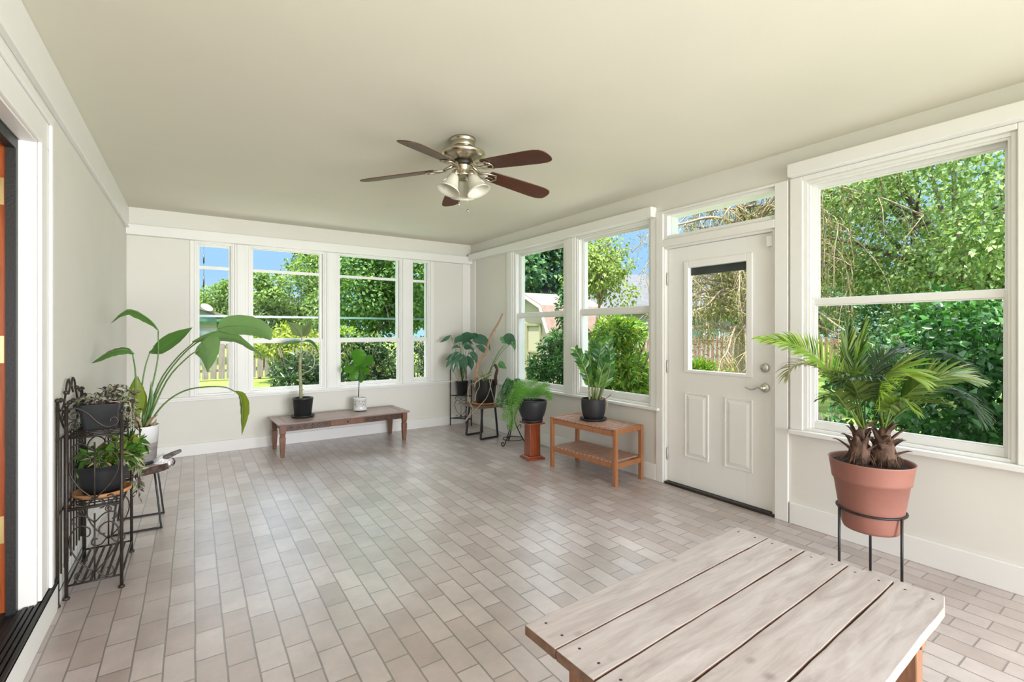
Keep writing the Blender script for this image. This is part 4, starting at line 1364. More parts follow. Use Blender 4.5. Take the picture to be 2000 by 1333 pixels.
stalk_leaf([(-0.292, 4.103, 0.644), (-0.289, 4.101, 0.725), (-0.286, 4.099, 0.777)], [(-0.286, 4.099, 0.725), (-0.292, 4.103, 0.829), (-0.307, 4.125, 0.915), (-0.317, 4.143, 1.002)], 0.045, L_yel, 'ovate', -40, 0.5)
stalk_leaf([(-0.280, 4.059, 0.651), (-0.252, 4.040, 0.782), (-0.243, 4.034, 0.851)], [(-0.257, 4.044, 0.730), (-0.243, 4.034, 0.834), (-0.237, 4.030, 0.972)], 0.016, L_bop, 'lance', 10, 0.6)
mb = MB()
for q in ([(-0.270, 4.028, 0.662), (-0.243, 3.986, 0.713), (-0.193, 3.929, 0.758)], [(-0.283, 4.012, 0.659), (-0.301, 3.977, 0.721), (-0.333, 3.974, 0.758)], [(-0.252, 4.040, 0.651), (-0.222, 3.996, 0.682), (-0.204, 3.972, 0.725)], [(-0.304, 4.015, 0.661), (-0.324, 3.992, 0.707), (-0.355, 3.989, 0.711)]):
    blade(mb, q, 0.010, 'lance', 20, 0.5)
mb.build('dry_leaf_bases', L_dry, bop, fix=False)

# ------------------------------------------------------------------ scrolled iron rack on the left
def spiral(cx, cy, r0, r1, a0, turns, n=16):
    return [(cx + lerp(r0, r1, i / n) * math.cos(a0 + turns * 2 * PI * i / n), cy + lerp(r0, r1, i / n) * math.sin(a0 + turns * 2 * PI * i / n)) for i in range(n + 1)]
def heart(mb, fr, xm, z0, z1, w, r=0.0028):
    """two mirrored S scrolls meeting at the bottom, curling in at the top, with a small pair of scrolls beneath"""
    h = z1 - z0
    for s in (-1, 1):
        # main lobe
        pts = [(xm, z0 + 0.10 * h), (xm + s * w * 0.30, z0 + 0.32 * h), (xm + s * w * 0.46, z0 + 0.55 * h), (xm + s * w * 0.44, z0 + 0.74 * h), (xm + s * w * 0.28, z0 + 0.84 * h), (xm + s * w * 0.10, z0 + 0.78 * h), (xm + s * w * 0.10, z0 + 0.68 * h), (xm + s * w * 0.20, z0 + 0.66 * h)]
        mb.tube(smooth_path([fr(x, 0, z) for x, z in pts], 4), r, 6)
        # foot scroll
        pts = [(xm, z0 + 0.16 * h), (xm + s * w * 0.18, z0 + 0.02 * h), (xm + s * w * 0.36, z0 + 0.05 * h), (xm + s * w * 0.34, z0 + 0.14 * h), (xm + s * w * 0.24, z0 + 0.13 * h)]
        mb.tube(smooth_path([fr(x, 0, z) for x, z in pts], 4), r, 6)
        # head scroll
        pts = [(xm, z0 + 0.86 * h), (xm + s * w * 0.20, z0 + 0.98 * h), (xm + s * w * 0.40, z0 + 0.97 * h), (xm + s * w * 0.42, z0 + 0.89 * h), (xm + s * w * 0.33, z0 + 0.88 * h)]
        mb.tube(smooth_path([fr(x, 0, z) for x, z in pts], 4), r, 6)
    mb.tube([fr(xm, 0, z0), fr(xm, 0, z1)], r * 1.1, 6)
    return mb
rx0, rx1, ry0, ry1 = -0.515, -0.305, 3.14, 3.61
rack = thing('scrolled_plant_rack', 'three tier black scrolled iron plant rack against the house wall', 'plant rack', ((rx0 + rx1) / 2, (ry0 + ry1) / 2, 0))
for x, y, zt in ((rx0, ry0, 0.94), (rx1, ry0, 0.895), (rx0, ry1, 0.94), (rx1, ry1, 0.895)):
    mb = MB().tube([(x, y, 0), (x, y, zt)], 0.0075, 10)
    mb.lathe([(0.0, 0.0), (0.014, 0.0), (0.014, 0.008), (0.008, 0.014), (0.0, 0.014)], (x, y, 0), 12)
    mb.lathe([(0.0, -0.004), (0.011, 0.002), (0.012, 0.010), (0.006, 0.018), (0.0, 0.020)], (x, y, zt), 12)
    mb.build('post', M['iron'], rack)
for zs in (0.065, 0.432, 0.785):
    mb = MB()
    for y in (ry0, ry1):
        mb.tube([(rx0, y, zs), (rx1, y, zs)], 0.005, 8)
    for x in (rx0, rx1):
        mb.tube([(x, ry0, zs), (x, ry1, zs)], 0.005, 8)
    for k in range(9 if zs > 0.1 else 0):
        y = lerp(ry0 + 0.03, ry1 - 0.03, k / 8)
        mb.tube([(rx0, y, zs + 0.001), (rx1, y, zs + 0.001)], 0.0036, 6)
    if zs < 0.1:
        for k in range(6):
            x = lerp(rx0 + 0.03, rx1 - 0.03, k / 5)
            mb.box(x - 0.006, x + 0.006, ry0, ry1, zs + 0.003, zs + 0.006)
    mb.build('shelf', M['iron'], rack)
for y in (ry0, ry1):
    fr_ = lambda x, n, z, y=y: Vector((x, y + n, z))
    mb = MB()
    heart(mb, fr_, (rx0 + rx1) / 2, 0.070, 0.40, 0.20, 0.0034)
    heart(mb, fr_, (rx0 + rx1) / 2, 0.438, 0.755, 0.20, 0.0034)
    for za in (0.755, 0.400):
        for k in (-1, 1):
            xm = (rx0 + rx1) / 2 + k * 0.055
            mb.tube(smooth_path([fr_(a, 0, b) for a, b in spiral(xm, za + 0.012, 0.016, 0.005, PI / 2, 1.3 * k)], 2), 0.0026, 6)
    # swooping top arm with a curl at the low end
    arm = [(rx0 + 0.004, 0.925), (rx0 + 0.035, 0.930), (rx0 + 0.075, 0.905), (rx0 + 0.115, 0.855), (rx0 + 0.150, 0.828), (rx0 + 0.182, 0.832), (rx0 + 0.196, 0.852), (rx0 + 0.186, 0.872), (rx0 + 0.168, 0.868), (rx0 + 0.166, 0.852)]
    mb.tube(smooth_path([fr_(a, 0, b) for a, b in arm], 5), 0.0045, 8)
    for zc, sg in ((0.895, 1), (0.845, -1)):
        mb.tube(smooth_path([fr_(a, 0, b) for a, b in spiral(rx0 + 0.030, zc, 0.024, 0.008, PI, 1.25 * sg)], 2), 0.0036, 6)
    mb.build('scroll_panel', M['iron'], rack)
# tall back frame with a scrolled crest
mb = MB()
for y in (3.075, 3.665):
    mb.tube([(-0.535, y, 0), (-0.535, y, 0.975)], 0.007, 10)
    mb.lathe([(0.0, 0), (0.013, 0.002), (0.013, 0.012), (0.0, 0.02)], (-0.535, y, 0.972), 12)
    mb.lathe([(0.0, 0), (0.013, 0.0), (0.008, 0.012), (0.0, 0.012)], (-0.535, y, 0), 12)
for z in (0.068, 0.434, 0.788):
    mb.tube([(-0.535, 3.075, z), (-0.535, 3.665, z)], 0.005, 8)
for k in range(1, 8):
    y = lerp(3.075, 3.665, k / 8)
    mb.tube([(-0.535, y, 0.068), (-0.535, y, 0.788)], 0.0034, 6)
for s in (-1, 1):
    ym = 3.37
    c_ = [(ym + s * 0.295, 0.965), (ym + s * 0.25, 0.925), (ym + s * 0.18, 0.935), (ym + s * 0.13, 0.985), (ym + s * 0.09, 1.045), (ym + s * 0.045, 1.060), (ym + s * 0.025, 1.02), (ym + s * 0.055, 0.985)]
    mb.tube(smooth_path([(-0.535, a, b) for a, b in c_], 5), 0.0045, 8)
    mb.tube(smooth_path([(-0.535, a, b) for a, b in spiral(ym + s * 0.16, 0.885, 0.045, 0.010, -PI / 2, 1.3 * s)], 2), 0.004, 8)
    mb.tube(smooth_path([(-0.535, ym + s * 0.29, 0.95), (-0.535, ym + s * 0.22, 0.87), (-0.535, ym + s * 0.10, 0.80), (-0.535, ym, 0.79)], 5), 0.004, 8)
    for a, b in ((0.10, 0.90), (0.045, 0.94), (0.13, 1.0), (0.245, 0.975)):
        mb.lathe([(0.0, -0.012), (0.010, -0.006), (0.011, 0.006), (0.0, 0.014)], (-0.532, ym + s * a, b), 10)
mb.build('back_frame', M['iron'], rack)

up = thing('potted_tradescantia', 'black square pot of trailing purple and cream leaves on the top tier of the rack', 'potted plant', (-0.405, 3.37, 0.790))
mb = MB()
def square_pot(parent, c, h0, h1, z0, z1, m, name='pot'):
    vs, fs = [], []
    rings = [(h0, z0), (h1, z1), (h1 - 0.005, z1), (h0 - 0.004, z0 + 0.006)]
    def ring(h, z):
        o = []
        r = h * 0.22
        for ex, ey, a0 in ((1, 1, 0), (-1, 1, 90), (-1, -1, 180), (1, -1, 270)):
            for k in range(5):
                a = R(a0 + 22.5 * k)
                o.append((c[0] + ex * (h - r) + r * math.cos(a), c[1] + ey * (h - r) + r * math.sin(a), z))
        return o
    for h, z in rings:
        vs += ring(h, z)
    for i in range(3):
        for k in range(20):
            fs.append((i * 20 + k, i * 20 + (k + 1) % 20, i * 20 + 20 + (k + 1) % 20, i * 20 + 20 + k))
    fs += [tuple(range(19, -1, -1)), tuple(range(60, 80))]
    o = MB().add(vs, fs).build(name, m, parent, bevel=0.002)
    sv = ring(h1 - 0.007, z1 - 0.014) + ring(h1 - 0.014, z1 - 0.022)
    MB().add(sv, [tuple(range(20)), tuple(range(39, 19, -1))] + [(k, 20 + k, 20 + (k + 1) % 20, (k + 1) % 20) for k in range(20)]).build('soil', M['soil'], parent)
square_pot(up, (-0.405, 3.37), 0.074, 0.096, 0.790, 0.925, M['black_pot'])
scatter('foliage', [(-0.405, 3.37, 0.945, 0.095, 0.10, 0.030), (-0.37, 3.40, 0.985, 0.05, 0.06, 0.025), (-0.32, 3.45, 0.955, 0.05, 0.05, 0.04)], 330, (0.018, 0.038), L_purp, up, 3, 0.2, 0.5, 0.2)
mb = MB()
rg = random.Random(4)
leafm = []
for k in range(9):
    x, y = rg.uniform(-0.35, -0.295), rg.uniform(3.28, 3.47)
    z = 0.935
    q = [(x - 0.03, y, z)]
    ln = rg.uniform(0.06, 0.18)
    q += [(x + 0.012, y + 0.01, z - 0.01), (x + 0.022, y + 0.015, z - ln * 0.5), (x + 0.018, y + 0.02, z - ln)]
    P = smooth_path(q, 4)
    mb.tube(P, 0.0013, 5)
    leafm += [(p.x, p.y, p.z) for p in P[4:]]
tv = mb.build('trailing_stems', M['stem_tan'], up)
scatter('trailing_leaves', [(x, y, z, 0.012, 0.012, 0.012) for x, y, z in leafm], 150, (0.02, 0.045), L_purp, tv, 8, 0.9, 0.32, 0.1)

lo = thing('potted_pothos', 'black round pot of green and yellow variegated leaves on the middle tier of the rack', 'potted plant', (-0.405, 3.36, 0.452))
pot(lo, [(0.078, 0.4525), (0.095, 0.49), (0.112, 0.57), (0.118, 0.60), (0.121, 0.603)], (-0.405, 3.36, 0), M['black_pot'], 40, 0.005, 0.585)
cs = thing('clay_saucer', 'orange clay saucer under the round pot on the iron rack', 'saucer', (-0.405, 3.36, 0.4366))
MB().lathe([(0.0, 0.4368), (0.105, 0.4368), (0.122, 0.445), (0.125, 0.462), (0.118, 0.463), (0.112, 0.4518), (0.0, 0.4518)], (-0.405, 3.36, 0), 40).build('dish', M['clay'], cs)
scatter('foliage', [(-0.39, 3.36, 0.635, 0.11, 0.12, 0.045), (-0.33, 3.45, 0.655, 0.08, 0.10, 0.05), (-0.27, 3.50, 0.655, 0.05, 0.06, 0.04)], 170, (0.05, 0.085), L_grn, lo, 5, 0.3, 0.5, 0.2)
scatter('variegated_leaves', [(-0.36, 3.36, 0.625, 0.11, 0.12, 0.035), (-0.28, 3.42, 0.60, 0.04, 0.07, 0.05)], 260, (0.03, 0.065), L_var, lo, 6, 0.7, 0.22, 0.2)
mb = MB()
q2 = []
for k in range(6):
    y = 3.44 + 0.03 * k * 0.6
    P = smooth_path([(-0.33, y, 0.60), (-0.275, y + 0.01, 0.585), (-0.262, y + 0.015, 0.50), (-0.268, y + 0.02, 0.44 - 0.02 * k)], 4)
    mb.tube(P, 0.0012, 5)
    q2 += [tuple(p) for p in P[5:]]
tv = mb.build('trailing_stems', M['stem_tan'], lo)
scatter('trailing_leaves', [(x, y, z, 0.01, 0.01, 0.012) for x, y, z in q2], 90, (0.03, 0.055), L_purp, tv, 11, 0.9, 0.32, 0.1)

# ------------------------------------------------------------------ plants on the low bench
BT = 0.3535
sc1 = thing('black_saucer', 'black plastic saucer under the cane plant on the low bench', 'saucer', (1.018, 5.73, BT - 0.001))
MB().lathe([(0.0, BT - 0.0008), (0.108, BT - 0.0008), (0.122, BT + 0.010), (0.125, BT + 0.022), (0.120, BT + 0.022), (0.108, BT + 0.008), (0.0, BT + 0.008)], (1.018, 5.73, 0), 40).build('dish', M['black_pot'], sc1)
df = thing('potted_cane_plant', 'tall bare caned dumb cane plant in a black pot on the low bench', 'potted plant', (1.018, 5.73, BT + 0.008))
pot(df, [(0.084, BT + 0.0085), (0.088, BT + 0.015), (0.106, BT + 0.195), (0.110, BT + 0.197), (0.110, BT + 0.214)], (1.018, 5.73, 0), M['black_pot'], 40, 0.005, BT + 0.195)
mb = MB()
stems(mb, [(1.000, 5.741, 0.550), (0.996, 5.744, 0.750), (0.991, 5.747, 0.922), (1.000, 5.741, 1.065)], 0.019, 0.014, 12)
for k in range(7):
    z = 0.60 + 0.055 * k
    mb.lathe([(0.0165, -0.003), (0.0195, 0.0), (0.0165, 0.003)], (1.014 + 0.0006 * k, 5.734, z), 12)
cane = mb.build('cane', mat('ringed_cane', (0.22, 0.25, 0.10), 0.5, color2=(0.40, 0.37, 0.22), vscale=18, stretch=(1, 1, 2)), df)
mb = MB()
stems(mb, [(1.000, 5.741, 1.053), (1.005, 5.738, 1.150), (1.010, 5.735, 1.265)], 0.013, 0.006)
stems(mb, [(1.005, 5.738, 1.008), (1.014, 5.696, 1.066), (1.046, 5.639, 1.084), (1.079, 5.592, 1.068), (1.105, 5.563, 1.013), (1.103, 5.577, 0.933), (1.069, 5.623, 0.875), (1.014, 5.696, 0.839)], 0.005, 0.0065, 8, 5)
mb.build('curled_stalk', mat('pale_stalk', (0.36, 0.42, 0.26), 0.45), cane)
for pts, half, tw, m in (([(1.005, 5.738, 1.248), (0.970, 5.749, 1.305), (0.926, 5.767, 1.362), (0.867, 5.794, 1.407)], 0.060, 15, L_dief),
                         ([(1.010, 5.735, 1.248), (1.032, 5.708, 1.305), (1.063, 5.675, 1.368), (1.101, 5.625, 1.418)], 0.060, -25, L_dief),
                         ([(1.005, 5.738, 1.191), (0.944, 5.815, 1.201), (0.869, 5.913, 1.189), (0.785, 5.993, 1.142)], 0.045, 50, L_bop),
                         ([(1.010, 5.735, 1.191), (1.078, 5.725, 1.190), (1.144, 5.729, 1.131), (1.182, 5.728, 1.037)], 0.040, 40, L_bop)):
    mb = MB()
    blade(mb, pts, half, 'ovate', tw, 0.25, n=4)
    lf = mb.build('leaf', m, df, fix=False)
    mb = MB()
    P = smooth_path(pts, 4)
    mb.tube(P, 0.0028, 6)
    mb.build('midrib', M['stem_green'], lf)

fp = thing('potted_fiddle_leaf_fig', 'fiddle leaf fig seedling in a white and blue patterned pot on the low bench', 'potted plant', (1.668, 5.79, BT - 0.001))
fx, fy = 1.668, 5.79
def patterned():
    m = mat('white_glaze_blue_pattern', (0.72, 0.72, 0.70), 0.25)
    nt = m.node_tree
    b = nt.nodes['Principled BSDF']
    tc = nt.nodes.new('ShaderNodeTexCoord')
    nz = nt.nodes.new('ShaderNodeTexNoise')
    nz.inputs['Scale'].default_value = 38
    nz.inputs['Distortion'].default_value = 3.0
    nt.links.new(tc.outputs['Object'], nz.inputs['Vector'])
    r = nt.nodes.new('ShaderNodeValToRGB')
    r.color_ramp.elements[0].position = 0.56
    r.color_ramp.elements[1].position = 0.60
    r.color_ramp.elements[0].color = (0, 0, 0, 1)
    r.color_ramp.elements[1].color = (1, 1, 1, 1)
    nt.links.new(nz.outputs['Fac'], r.inputs[0])
    sp = nt.nodes.new('ShaderNodeSeparateXYZ')
    nt.links.new(tc.outputs['Object'], sp.inputs[0])
    r2 = nt.nodes.new('ShaderNodeValToRGB')
    e = r2.color_ramp.elements
    e[0].position, e[0].color = 0.045, (0, 0, 0, 1)
    e[1].position, e[1].color = 0.055, (1, 1, 1, 1)
    q = e.new(0.125)
    q.color = (1, 1, 1, 1)
    q = e.new(0.135)
    q.color = (0, 0, 0, 1)
    nt.links.new(sp.outputs['Z'], r2.inputs[0])
    mu = nt.nodes.new('ShaderNodeMath')
    mu.operation = 'MULTIPLY'
    nt.links.new(r.outputs[0], mu.inputs[0])
    nt.links.new(r2.outputs[0], mu.inputs[1])
    mx = nt.nodes.new('ShaderNodeMixRGB')
    mx.inputs[1].default_value = (0.72, 0.72, 0.70, 1)
    mx.inputs[2].default_value = (0.06, 0.09, 0.15, 1)
    nt.links.new(mu.outputs[0], mx.inputs[0])
    nt.links.new(mx.outputs[0], b.inputs['Base Color'])
    return m
pot(fp, [(0.066, BT + 0.016), (0.071, BT + 0.022), (0.073, BT + 0.030), (0.071, BT + 0.036), (0.072, BT + 0.135), (0.077, BT + 0.140), (0.078, BT + 0.152), (0.074, BT + 0.156)], (fx, fy, 0), patterned(), 40, 0.006, BT + 0.138)
MB().lathe([(0.0, BT + 0.0105), (0.078, BT + 0.0105), (0.081, BT + 0.013), (0.078, BT + 0.0155), (0.0, BT + 0.0155)], (fx, fy, 0), 36).build('foot_tray', M['white_pot'], fp)
for k in range(3):
    a = R(90 * k + 230)
    MB().lathe([(0.0, BT - 0.0008), (0.010, BT - 0.0008), (0.013, BT + 0.010), (0.0, BT + 0.010)], (fx + 0.06 * math.cos(a), fy + 0.06 * math.sin(a), 0), 12).build('foot', M['dark_wood'], fp)
mb = MB()
stems(mb, [(1.654, 5.810, 0.515), (1.659, 5.806, 0.644), (1.661, 5.793, 0.769), (1.653, 5.786, 0.886)], 0.006, 0.004)
mb.build('stem', mat('dark_twig', (0.05, 0.04, 0.03), 0.7), fp)
for pts, half, tw in (([(1.653, 5.786, 0.886), (1.639, 5.759, 0.950), (1.634, 5.739, 1.018), (1.636, 5.725, 1.098)], 0.090, 8),
                      ([(1.653, 5.786, 0.886), (1.701, 5.742, 0.924), (1.739, 5.705, 0.961), (1.787, 5.661, 0.987)], 0.072, -18),
                      ([(1.653, 5.786, 0.886), (1.599, 5.786, 0.870), (1.542, 5.800, 0.860), (1.482, 5.816, 0.855)], 0.055, 25),
                      ([(1.653, 5.786, 0.886), (1.616, 5.763, 0.828), (1.585, 5.759, 0.775), (1.547, 5.773, 0.728)], 0.055, -10),
                      ([(1.653, 5.786, 0.874), (1.652, 5.739, 0.822), (1.653, 5.702, 0.764), (1.645, 5.695, 0.698)], 0.048, 30),
                      ([(1.653, 5.786, 0.880), (1.688, 5.739, 0.851), (1.721, 5.705, 0.828), (1.751, 5.684, 0.815)], 0.050, 20)):
    mb = MB()
    blade(mb, pts, half, 'fiddle', tw, 0.22, n=5, wave=0.10)
    mb.build('leaf', L_fid, fp, fix=False)

# ------------------------------------------------------------------ ZZ plant on the slatted bench
zx, zy = 3.112, 3.290
zs = thing('grey_saucer', 'charcoal saucer under the round pot on the slatted teak bench', 'saucer', (zx, zy, 0.480))
MB().lathe([(0.0, 0.4803), (0.108, 0.4803), (0.123, 0.490), (0.126, 0.502), (0.121, 0.502), (0.108, 0.489), (0.0, 0.489)], (zx, zy, 0), 44).build('dish', M['matte_pot'], zs)
zz = thing('potted_zz_plant', 'glossy zz plant in a round charcoal pot on the slatted teak bench', 'potted plant', (zx, zy, 0.489))
pot(zz, [(0.075, 0.4895), (0.086, 0.495), (0.101, 0.53), (0.110, 0.58), (0.113, 0.63), (0.111, 0.678), (0.109, 0.682)], (zx, zy, 0), M['matte_pot'], 48, 0.007, 0.660)
rg = random.Random(31)
for q, nl in (([(3.061, 3.283, 0.659), (3.028, 3.269, 0.848), (2.962, 3.265, 1.006), (2.877, 3.274, 1.144)], 12),
              ([(3.098, 3.282, 0.656), (3.070, 3.265, 0.846), (3.044, 3.258, 0.990), (3.018, 3.251, 1.099)], 11),
              ([(3.114, 3.271, 0.656), (3.101, 3.244, 0.846), (3.089, 3.204, 1.014), (3.091, 3.154, 1.213)], 13),
              ([(3.138, 3.256, 0.656), (3.185, 3.236, 0.842), (3.224, 3.222, 1.032), (3.247, 3.219, 1.286)], 14),
              ([(3.132, 3.236, 0.659), (3.158, 3.182, 0.824), (3.175, 3.147, 0.944), (3.168, 3.127, 1.109)], 11),
              ([(3.087, 3.229, 0.664), (3.068, 3.170, 0.831), (3.063, 3.125, 0.951), (3.065, 3.076, 1.032)], 9),
              ([(3.141, 3.314, 0.649), (3.200, 3.334, 0.857), (3.230, 3.351, 1.050), (3.219, 3.382, 1.222)], 12)):
    mb = MB()
    P = smooth_path(q, 6)
    N = len(P)
    mb.tube(P, [lerp(0.013, 0.003, (i / (N - 1)) ** 0.6) for i in range(N)], 8)
    s = mb.build('stem', mat('pale_green_stem', (0.30, 0.30, 0.14), 0.5, color2=(0.14, 0.22, 0.06), vscale=10), zz) if not bpy.data.materials.get('pale_green_stem') else mb.build('stem', bpy.data.materials['pale_green_stem'], zz)
    mb = MB()
    for k in range(nl):
        t = 0.26 + 0.72 * k / (nl - 1)
        i = min(int(t * (N - 1)), N - 2)
        p = P[i].lerp(P[i + 1], t * (N - 1) - i)
        tg = (P[i + 1] - P[i]).normalized()
        sv = tg.cross(VIEW).normalized()
        for sg in (-1, 1):
            d = (sv * sg * 0.75 + tg * 0.75 + Vector((rg.uniform(-.25, .25), rg.uniform(-.25, .25), rg.uniform(-.1, .2)))).normalized()
            ln = rg.uniform(0.066, 0.092) * (1.0 if k < nl - 2 else 0.75)
            blade(mb, [p, p + d * ln * 0.5 + Vector((0, 0, 0.004)), p + d * ln], ln * 0.27, 'ovate', rg.uniform(-35, 35), 0.25, n=3)
    mb.build('leaflets', L_zz, s, fix=False)
mb = MB()
for q in ([(3.040, 3.261, 0.669), (3.014, 3.254, 0.733), (3.026, 3.246, 0.789)], [(3.156, 3.207, 0.666), (3.181, 3.167, 0.702), (3.206, 3.126, 0.742)], [(3.104, 3.194, 0.671), (3.107, 3.144, 0.701), (3.116, 3.114, 0.666), (3.116, 3.114, 0.620)]):
    mb.tube(smooth_path(q, 4), 0.005, 6)
mb.build('dry_stubs', M['stem_tan'], zz)

# ------------------------------------------------------------------ asparagus fern bowl on the pedestal
bx, by = 2.905, 3.975
fb = thing('potted_asparagus_fern', 'feathery bright green asparagus fern in a black bowl on the cherry pedestal', 'potted plant', (bx, by, 0.376))
MB().lathe([(0.0, 0.3765), (0.094, 0.3765), (0.106, 0.384), (0.110, 0.402), (0.104, 0.403), (0.098, 0.392), (0.0, 0.391)], (bx, by, 0), 44).build('attached_saucer', M['matte_pot'], fb)
pot(fb, [(0.088, 0.3915), (0.102, 0.405), (0.124, 0.45), (0.140, 0.50), (0.148, 0.55), (0.149, 0.585), (0.146, 0.598)], (bx, by, 0), M['matte_pot'], 52, 0.008, 0.572)
def needle_frond(mb, nb, pts, rad, dens, rg, r=0.0013):
    P = smooth_path(pts, 6)
    mb.tube(P, r, 5)
    for i, p in enumerate(P):
        x = i / (len(P) - 1)
        if x < 0.12:
            continue
        rr = rad * (0.55 + 0.6 * math.sin(PI * min(1, x * 0.95)))
        for k in range(dens):
            d = Vector((rg.gauss(0, 1), rg.gauss(0, 1), rg.gauss(0, 0.8))).normalized()
            c = p + d * rr * rg.uniform(0.15, 1.0)
            e = (d + Vector((rg.gauss(0, .5), rg.gauss(0, .5), rg.gauss(0, .5)))).normalized()
            s = e.orthogonal().normalized()
            L = rg.uniform(0.012, 0.024)
            nb.add([c, c + e * L * 0.5 + s * 0.0016, c + e * L, c + e * L * 0.5 - s * 0.0016], [(0, 1, 2, 3)])
rg = random.Random(12)
for q in ([(2.864, 4.004, 0.593), (2.788, 4.006, 0.719), (2.702, 3.991, 0.664), (2.657, 3.998, 0.523), (2.640, 4.009, 0.358)],
          [(2.872, 3.998, 0.593), (2.785, 3.984, 0.695), (2.700, 3.969, 0.600), (2.667, 3.967, 0.464), (2.654, 3.975, 0.331)],
          [(2.864, 4.004, 0.593), (2.791, 4.028, 0.706), (2.710, 4.059, 0.640), (2.666, 4.088, 0.510), (2.649, 4.099, 0.405)],
          [(2.881, 3.992, 0.593), (2.823, 3.983, 0.729), (2.757, 3.979, 0.765), (2.682, 3.981, 0.687)],
          [(2.881, 3.992, 0.593), (2.881, 4.028, 0.710), (2.863, 4.076, 0.771), (2.812, 4.134, 0.747)],
          [(2.890, 3.986, 0.593), (2.881, 3.992, 0.714), (2.899, 3.980, 0.777), (2.922, 3.941, 0.790)],
          [(2.890, 3.986, 0.593), (2.788, 3.934, 0.685), (2.711, 3.913, 0.652), (2.660, 3.911, 0.560)],
          [(2.908, 3.975, 0.593), (2.943, 3.951, 0.688), (2.974, 3.906, 0.717), (3.006, 3.861, 0.688), (3.020, 3.828, 0.617)],
          [(2.916, 3.969, 0.593), (2.987, 3.957, 0.657), (3.040, 3.922, 0.668), (3.084, 3.893, 0.615)],
          [(2.916, 3.969, 0.593), (2.963, 3.961, 0.701), (3.008, 3.932, 0.754), (3.052, 3.902, 0.744)],
          [(2.908, 3.975, 0.593), (2.884, 3.906, 0.697), (2.888, 3.843, 0.739), (2.898, 3.789, 0.713)],
          [(2.899, 3.980, 0.593), (2.811, 3.895, 0.708), (2.730, 3.852, 0.738), (2.666, 3.848, 0.693)]):
    sb_, nb = MB(), MB()
    needle_frond(sb_, nb, q, 0.046, 62, rg)
    s = sb_.build('frond_stem', M['stem_green'], fb)
    nb.build('needles', L_fern, s, fix=False)

# ------------------------------------------------------------------ tripod stand with leafy fern behind the pedestal
tx, ty = 3.085, 4.60
tps = thing('tripod_plant_stand', 'black wrought iron tripod stand with curled feet behind the cherry pedestal', 'plant stand', (tx, ty, 0))
for az in (195, 315, 75):
    a = R(az)
    o = Vector((math.cos(a), math.sin(a), 0))
    c = Vector((tx, ty, 0))
    pts = [c + o * 0.075 + Vector((0, 0, 0.46)), c + o * 0.03 + Vector((0, 0, 0.36)), c + o * 0.022 + Vector((0, 0, 0.27)), c + o * 0.06 + Vector((0, 0, 0.17)), c + o * 0.125 + Vector((0, 0, 0.05)), c + o * 0.150 + Vector((0, 0, 0.012)), c + o * 0.175 + Vector((0, 0, 0.007)), c + o * 0.195 + Vector((0, 0, 0.022)), c + o * 0.190 + Vector((0, 0, 0.045)), c + o * 0.170 + Vector((0, 0, 0.045)), c + o * 0.168 + Vector((0, 0, 0.030))]
    mb = MB().tube(smooth_path(pts, 4), 0.0065, 8)
    # leaf scroll on each leg
    mb.tube(smooth_path([c + o * 0.05 + Vector((0, 0, 0.19)), c + o * 0.085 + Vector((0, 0, 0.23)), c + o * 0.095 + Vector((0, 0, 0.20)), c + o * 0.08 + Vector((0, 0, 0.185))], 4), 0.004, 6)
    mb.build('leg', M['black_metal'], tps)
MB().tube([(tx + 0.118 * math.cos(2 * PI * k / 36), ty + 0.118 * math.sin(2 * PI * k / 36), 0.062) for k in range(36)], 0.005, 8, closed=True).build('lower_ring', M['black_metal'], tps)
mb = MB().tube([(tx + 0.088 * math.cos(2 * PI * k / 36), ty + 0.088 * math.sin(2 * PI * k / 36), 0.466) for k in range(36)], 0.006, 8, closed=True)
for az in (195, 315, 75):
    a = R(az)
    mb.tube([(tx, ty, 0.466), (tx + 0.088 * math.cos(a), ty + 0.088 * math.sin(a), 0.466)], 0.004, 6)
mb.build('top_ring', M['black_metal'], tps)
tf = thing('potted_fern', 'dense drooping blue green fern on the iron tripod stand', 'potted plant', (tx, ty, 0.472))
pot(tf, [(0.075, 0.4725), (0.080, 0.48), (0.105, 0.60), (0.110, 0.605)], (tx, ty, 0), M['black_pot'], 36, 0.005, 0.592)
for k in range(34):
    an = k * 2.39996
    o = Vector((math.cos(an), math.sin(an), 0))
    c = Vector((tx, ty, 0.595))
    reach, rise, drop = rg.uniform(0.10, 0.20), rg.uniform(0.05, 0.17), rg.uniform(0.02, 0.26)
    if o.x > 0.4:
        reach = min(reach, 0.13)
    q = [c + o * 0.03, c + o * reach * 0.45 + Vector((0, 0, rise)), c + o * reach * 0.9 + Vector((0, 0, rise * 0.6 - drop * 0.15)), c + o * reach * 1.1 + Vector((0, 0, rise * 0.3 - drop))]
    mb = MB()
    P = smooth_path(q, 5)
    mb.tube(P, 0.0015, 5)
    for i in range(2, len(P) - 1):
        t = (P[i + 1] - P[i - 1]).normalized()
        sv = t.cross(Vector((0, 0, 1)))
        sv = sv.normalized() if sv.length > 0.2 else RT
        ln = 0.046 * math.sin(PI * (0.15 + 0.8 * i / len(P)))
        for sg in (-1, 1):
            for h in (0.0, 0.5):
                p = P[i].lerp(P[i + 1], h)
                d = (sv * sg + t * 0.35 + Vector((0, 0, -0.35 + rg.uniform(-.2, .2)))).normalized()
                s = d.cross(t).cross(d).normalized()
                mb.add([p, p + d * ln * 0.45 + s * 0.008, p + d * ln, p + d * ln * 0.45 - s * 0.008], [(0, 1, 2, 3)])
    mb.build('frond', L_fernd, tf, fix=False)

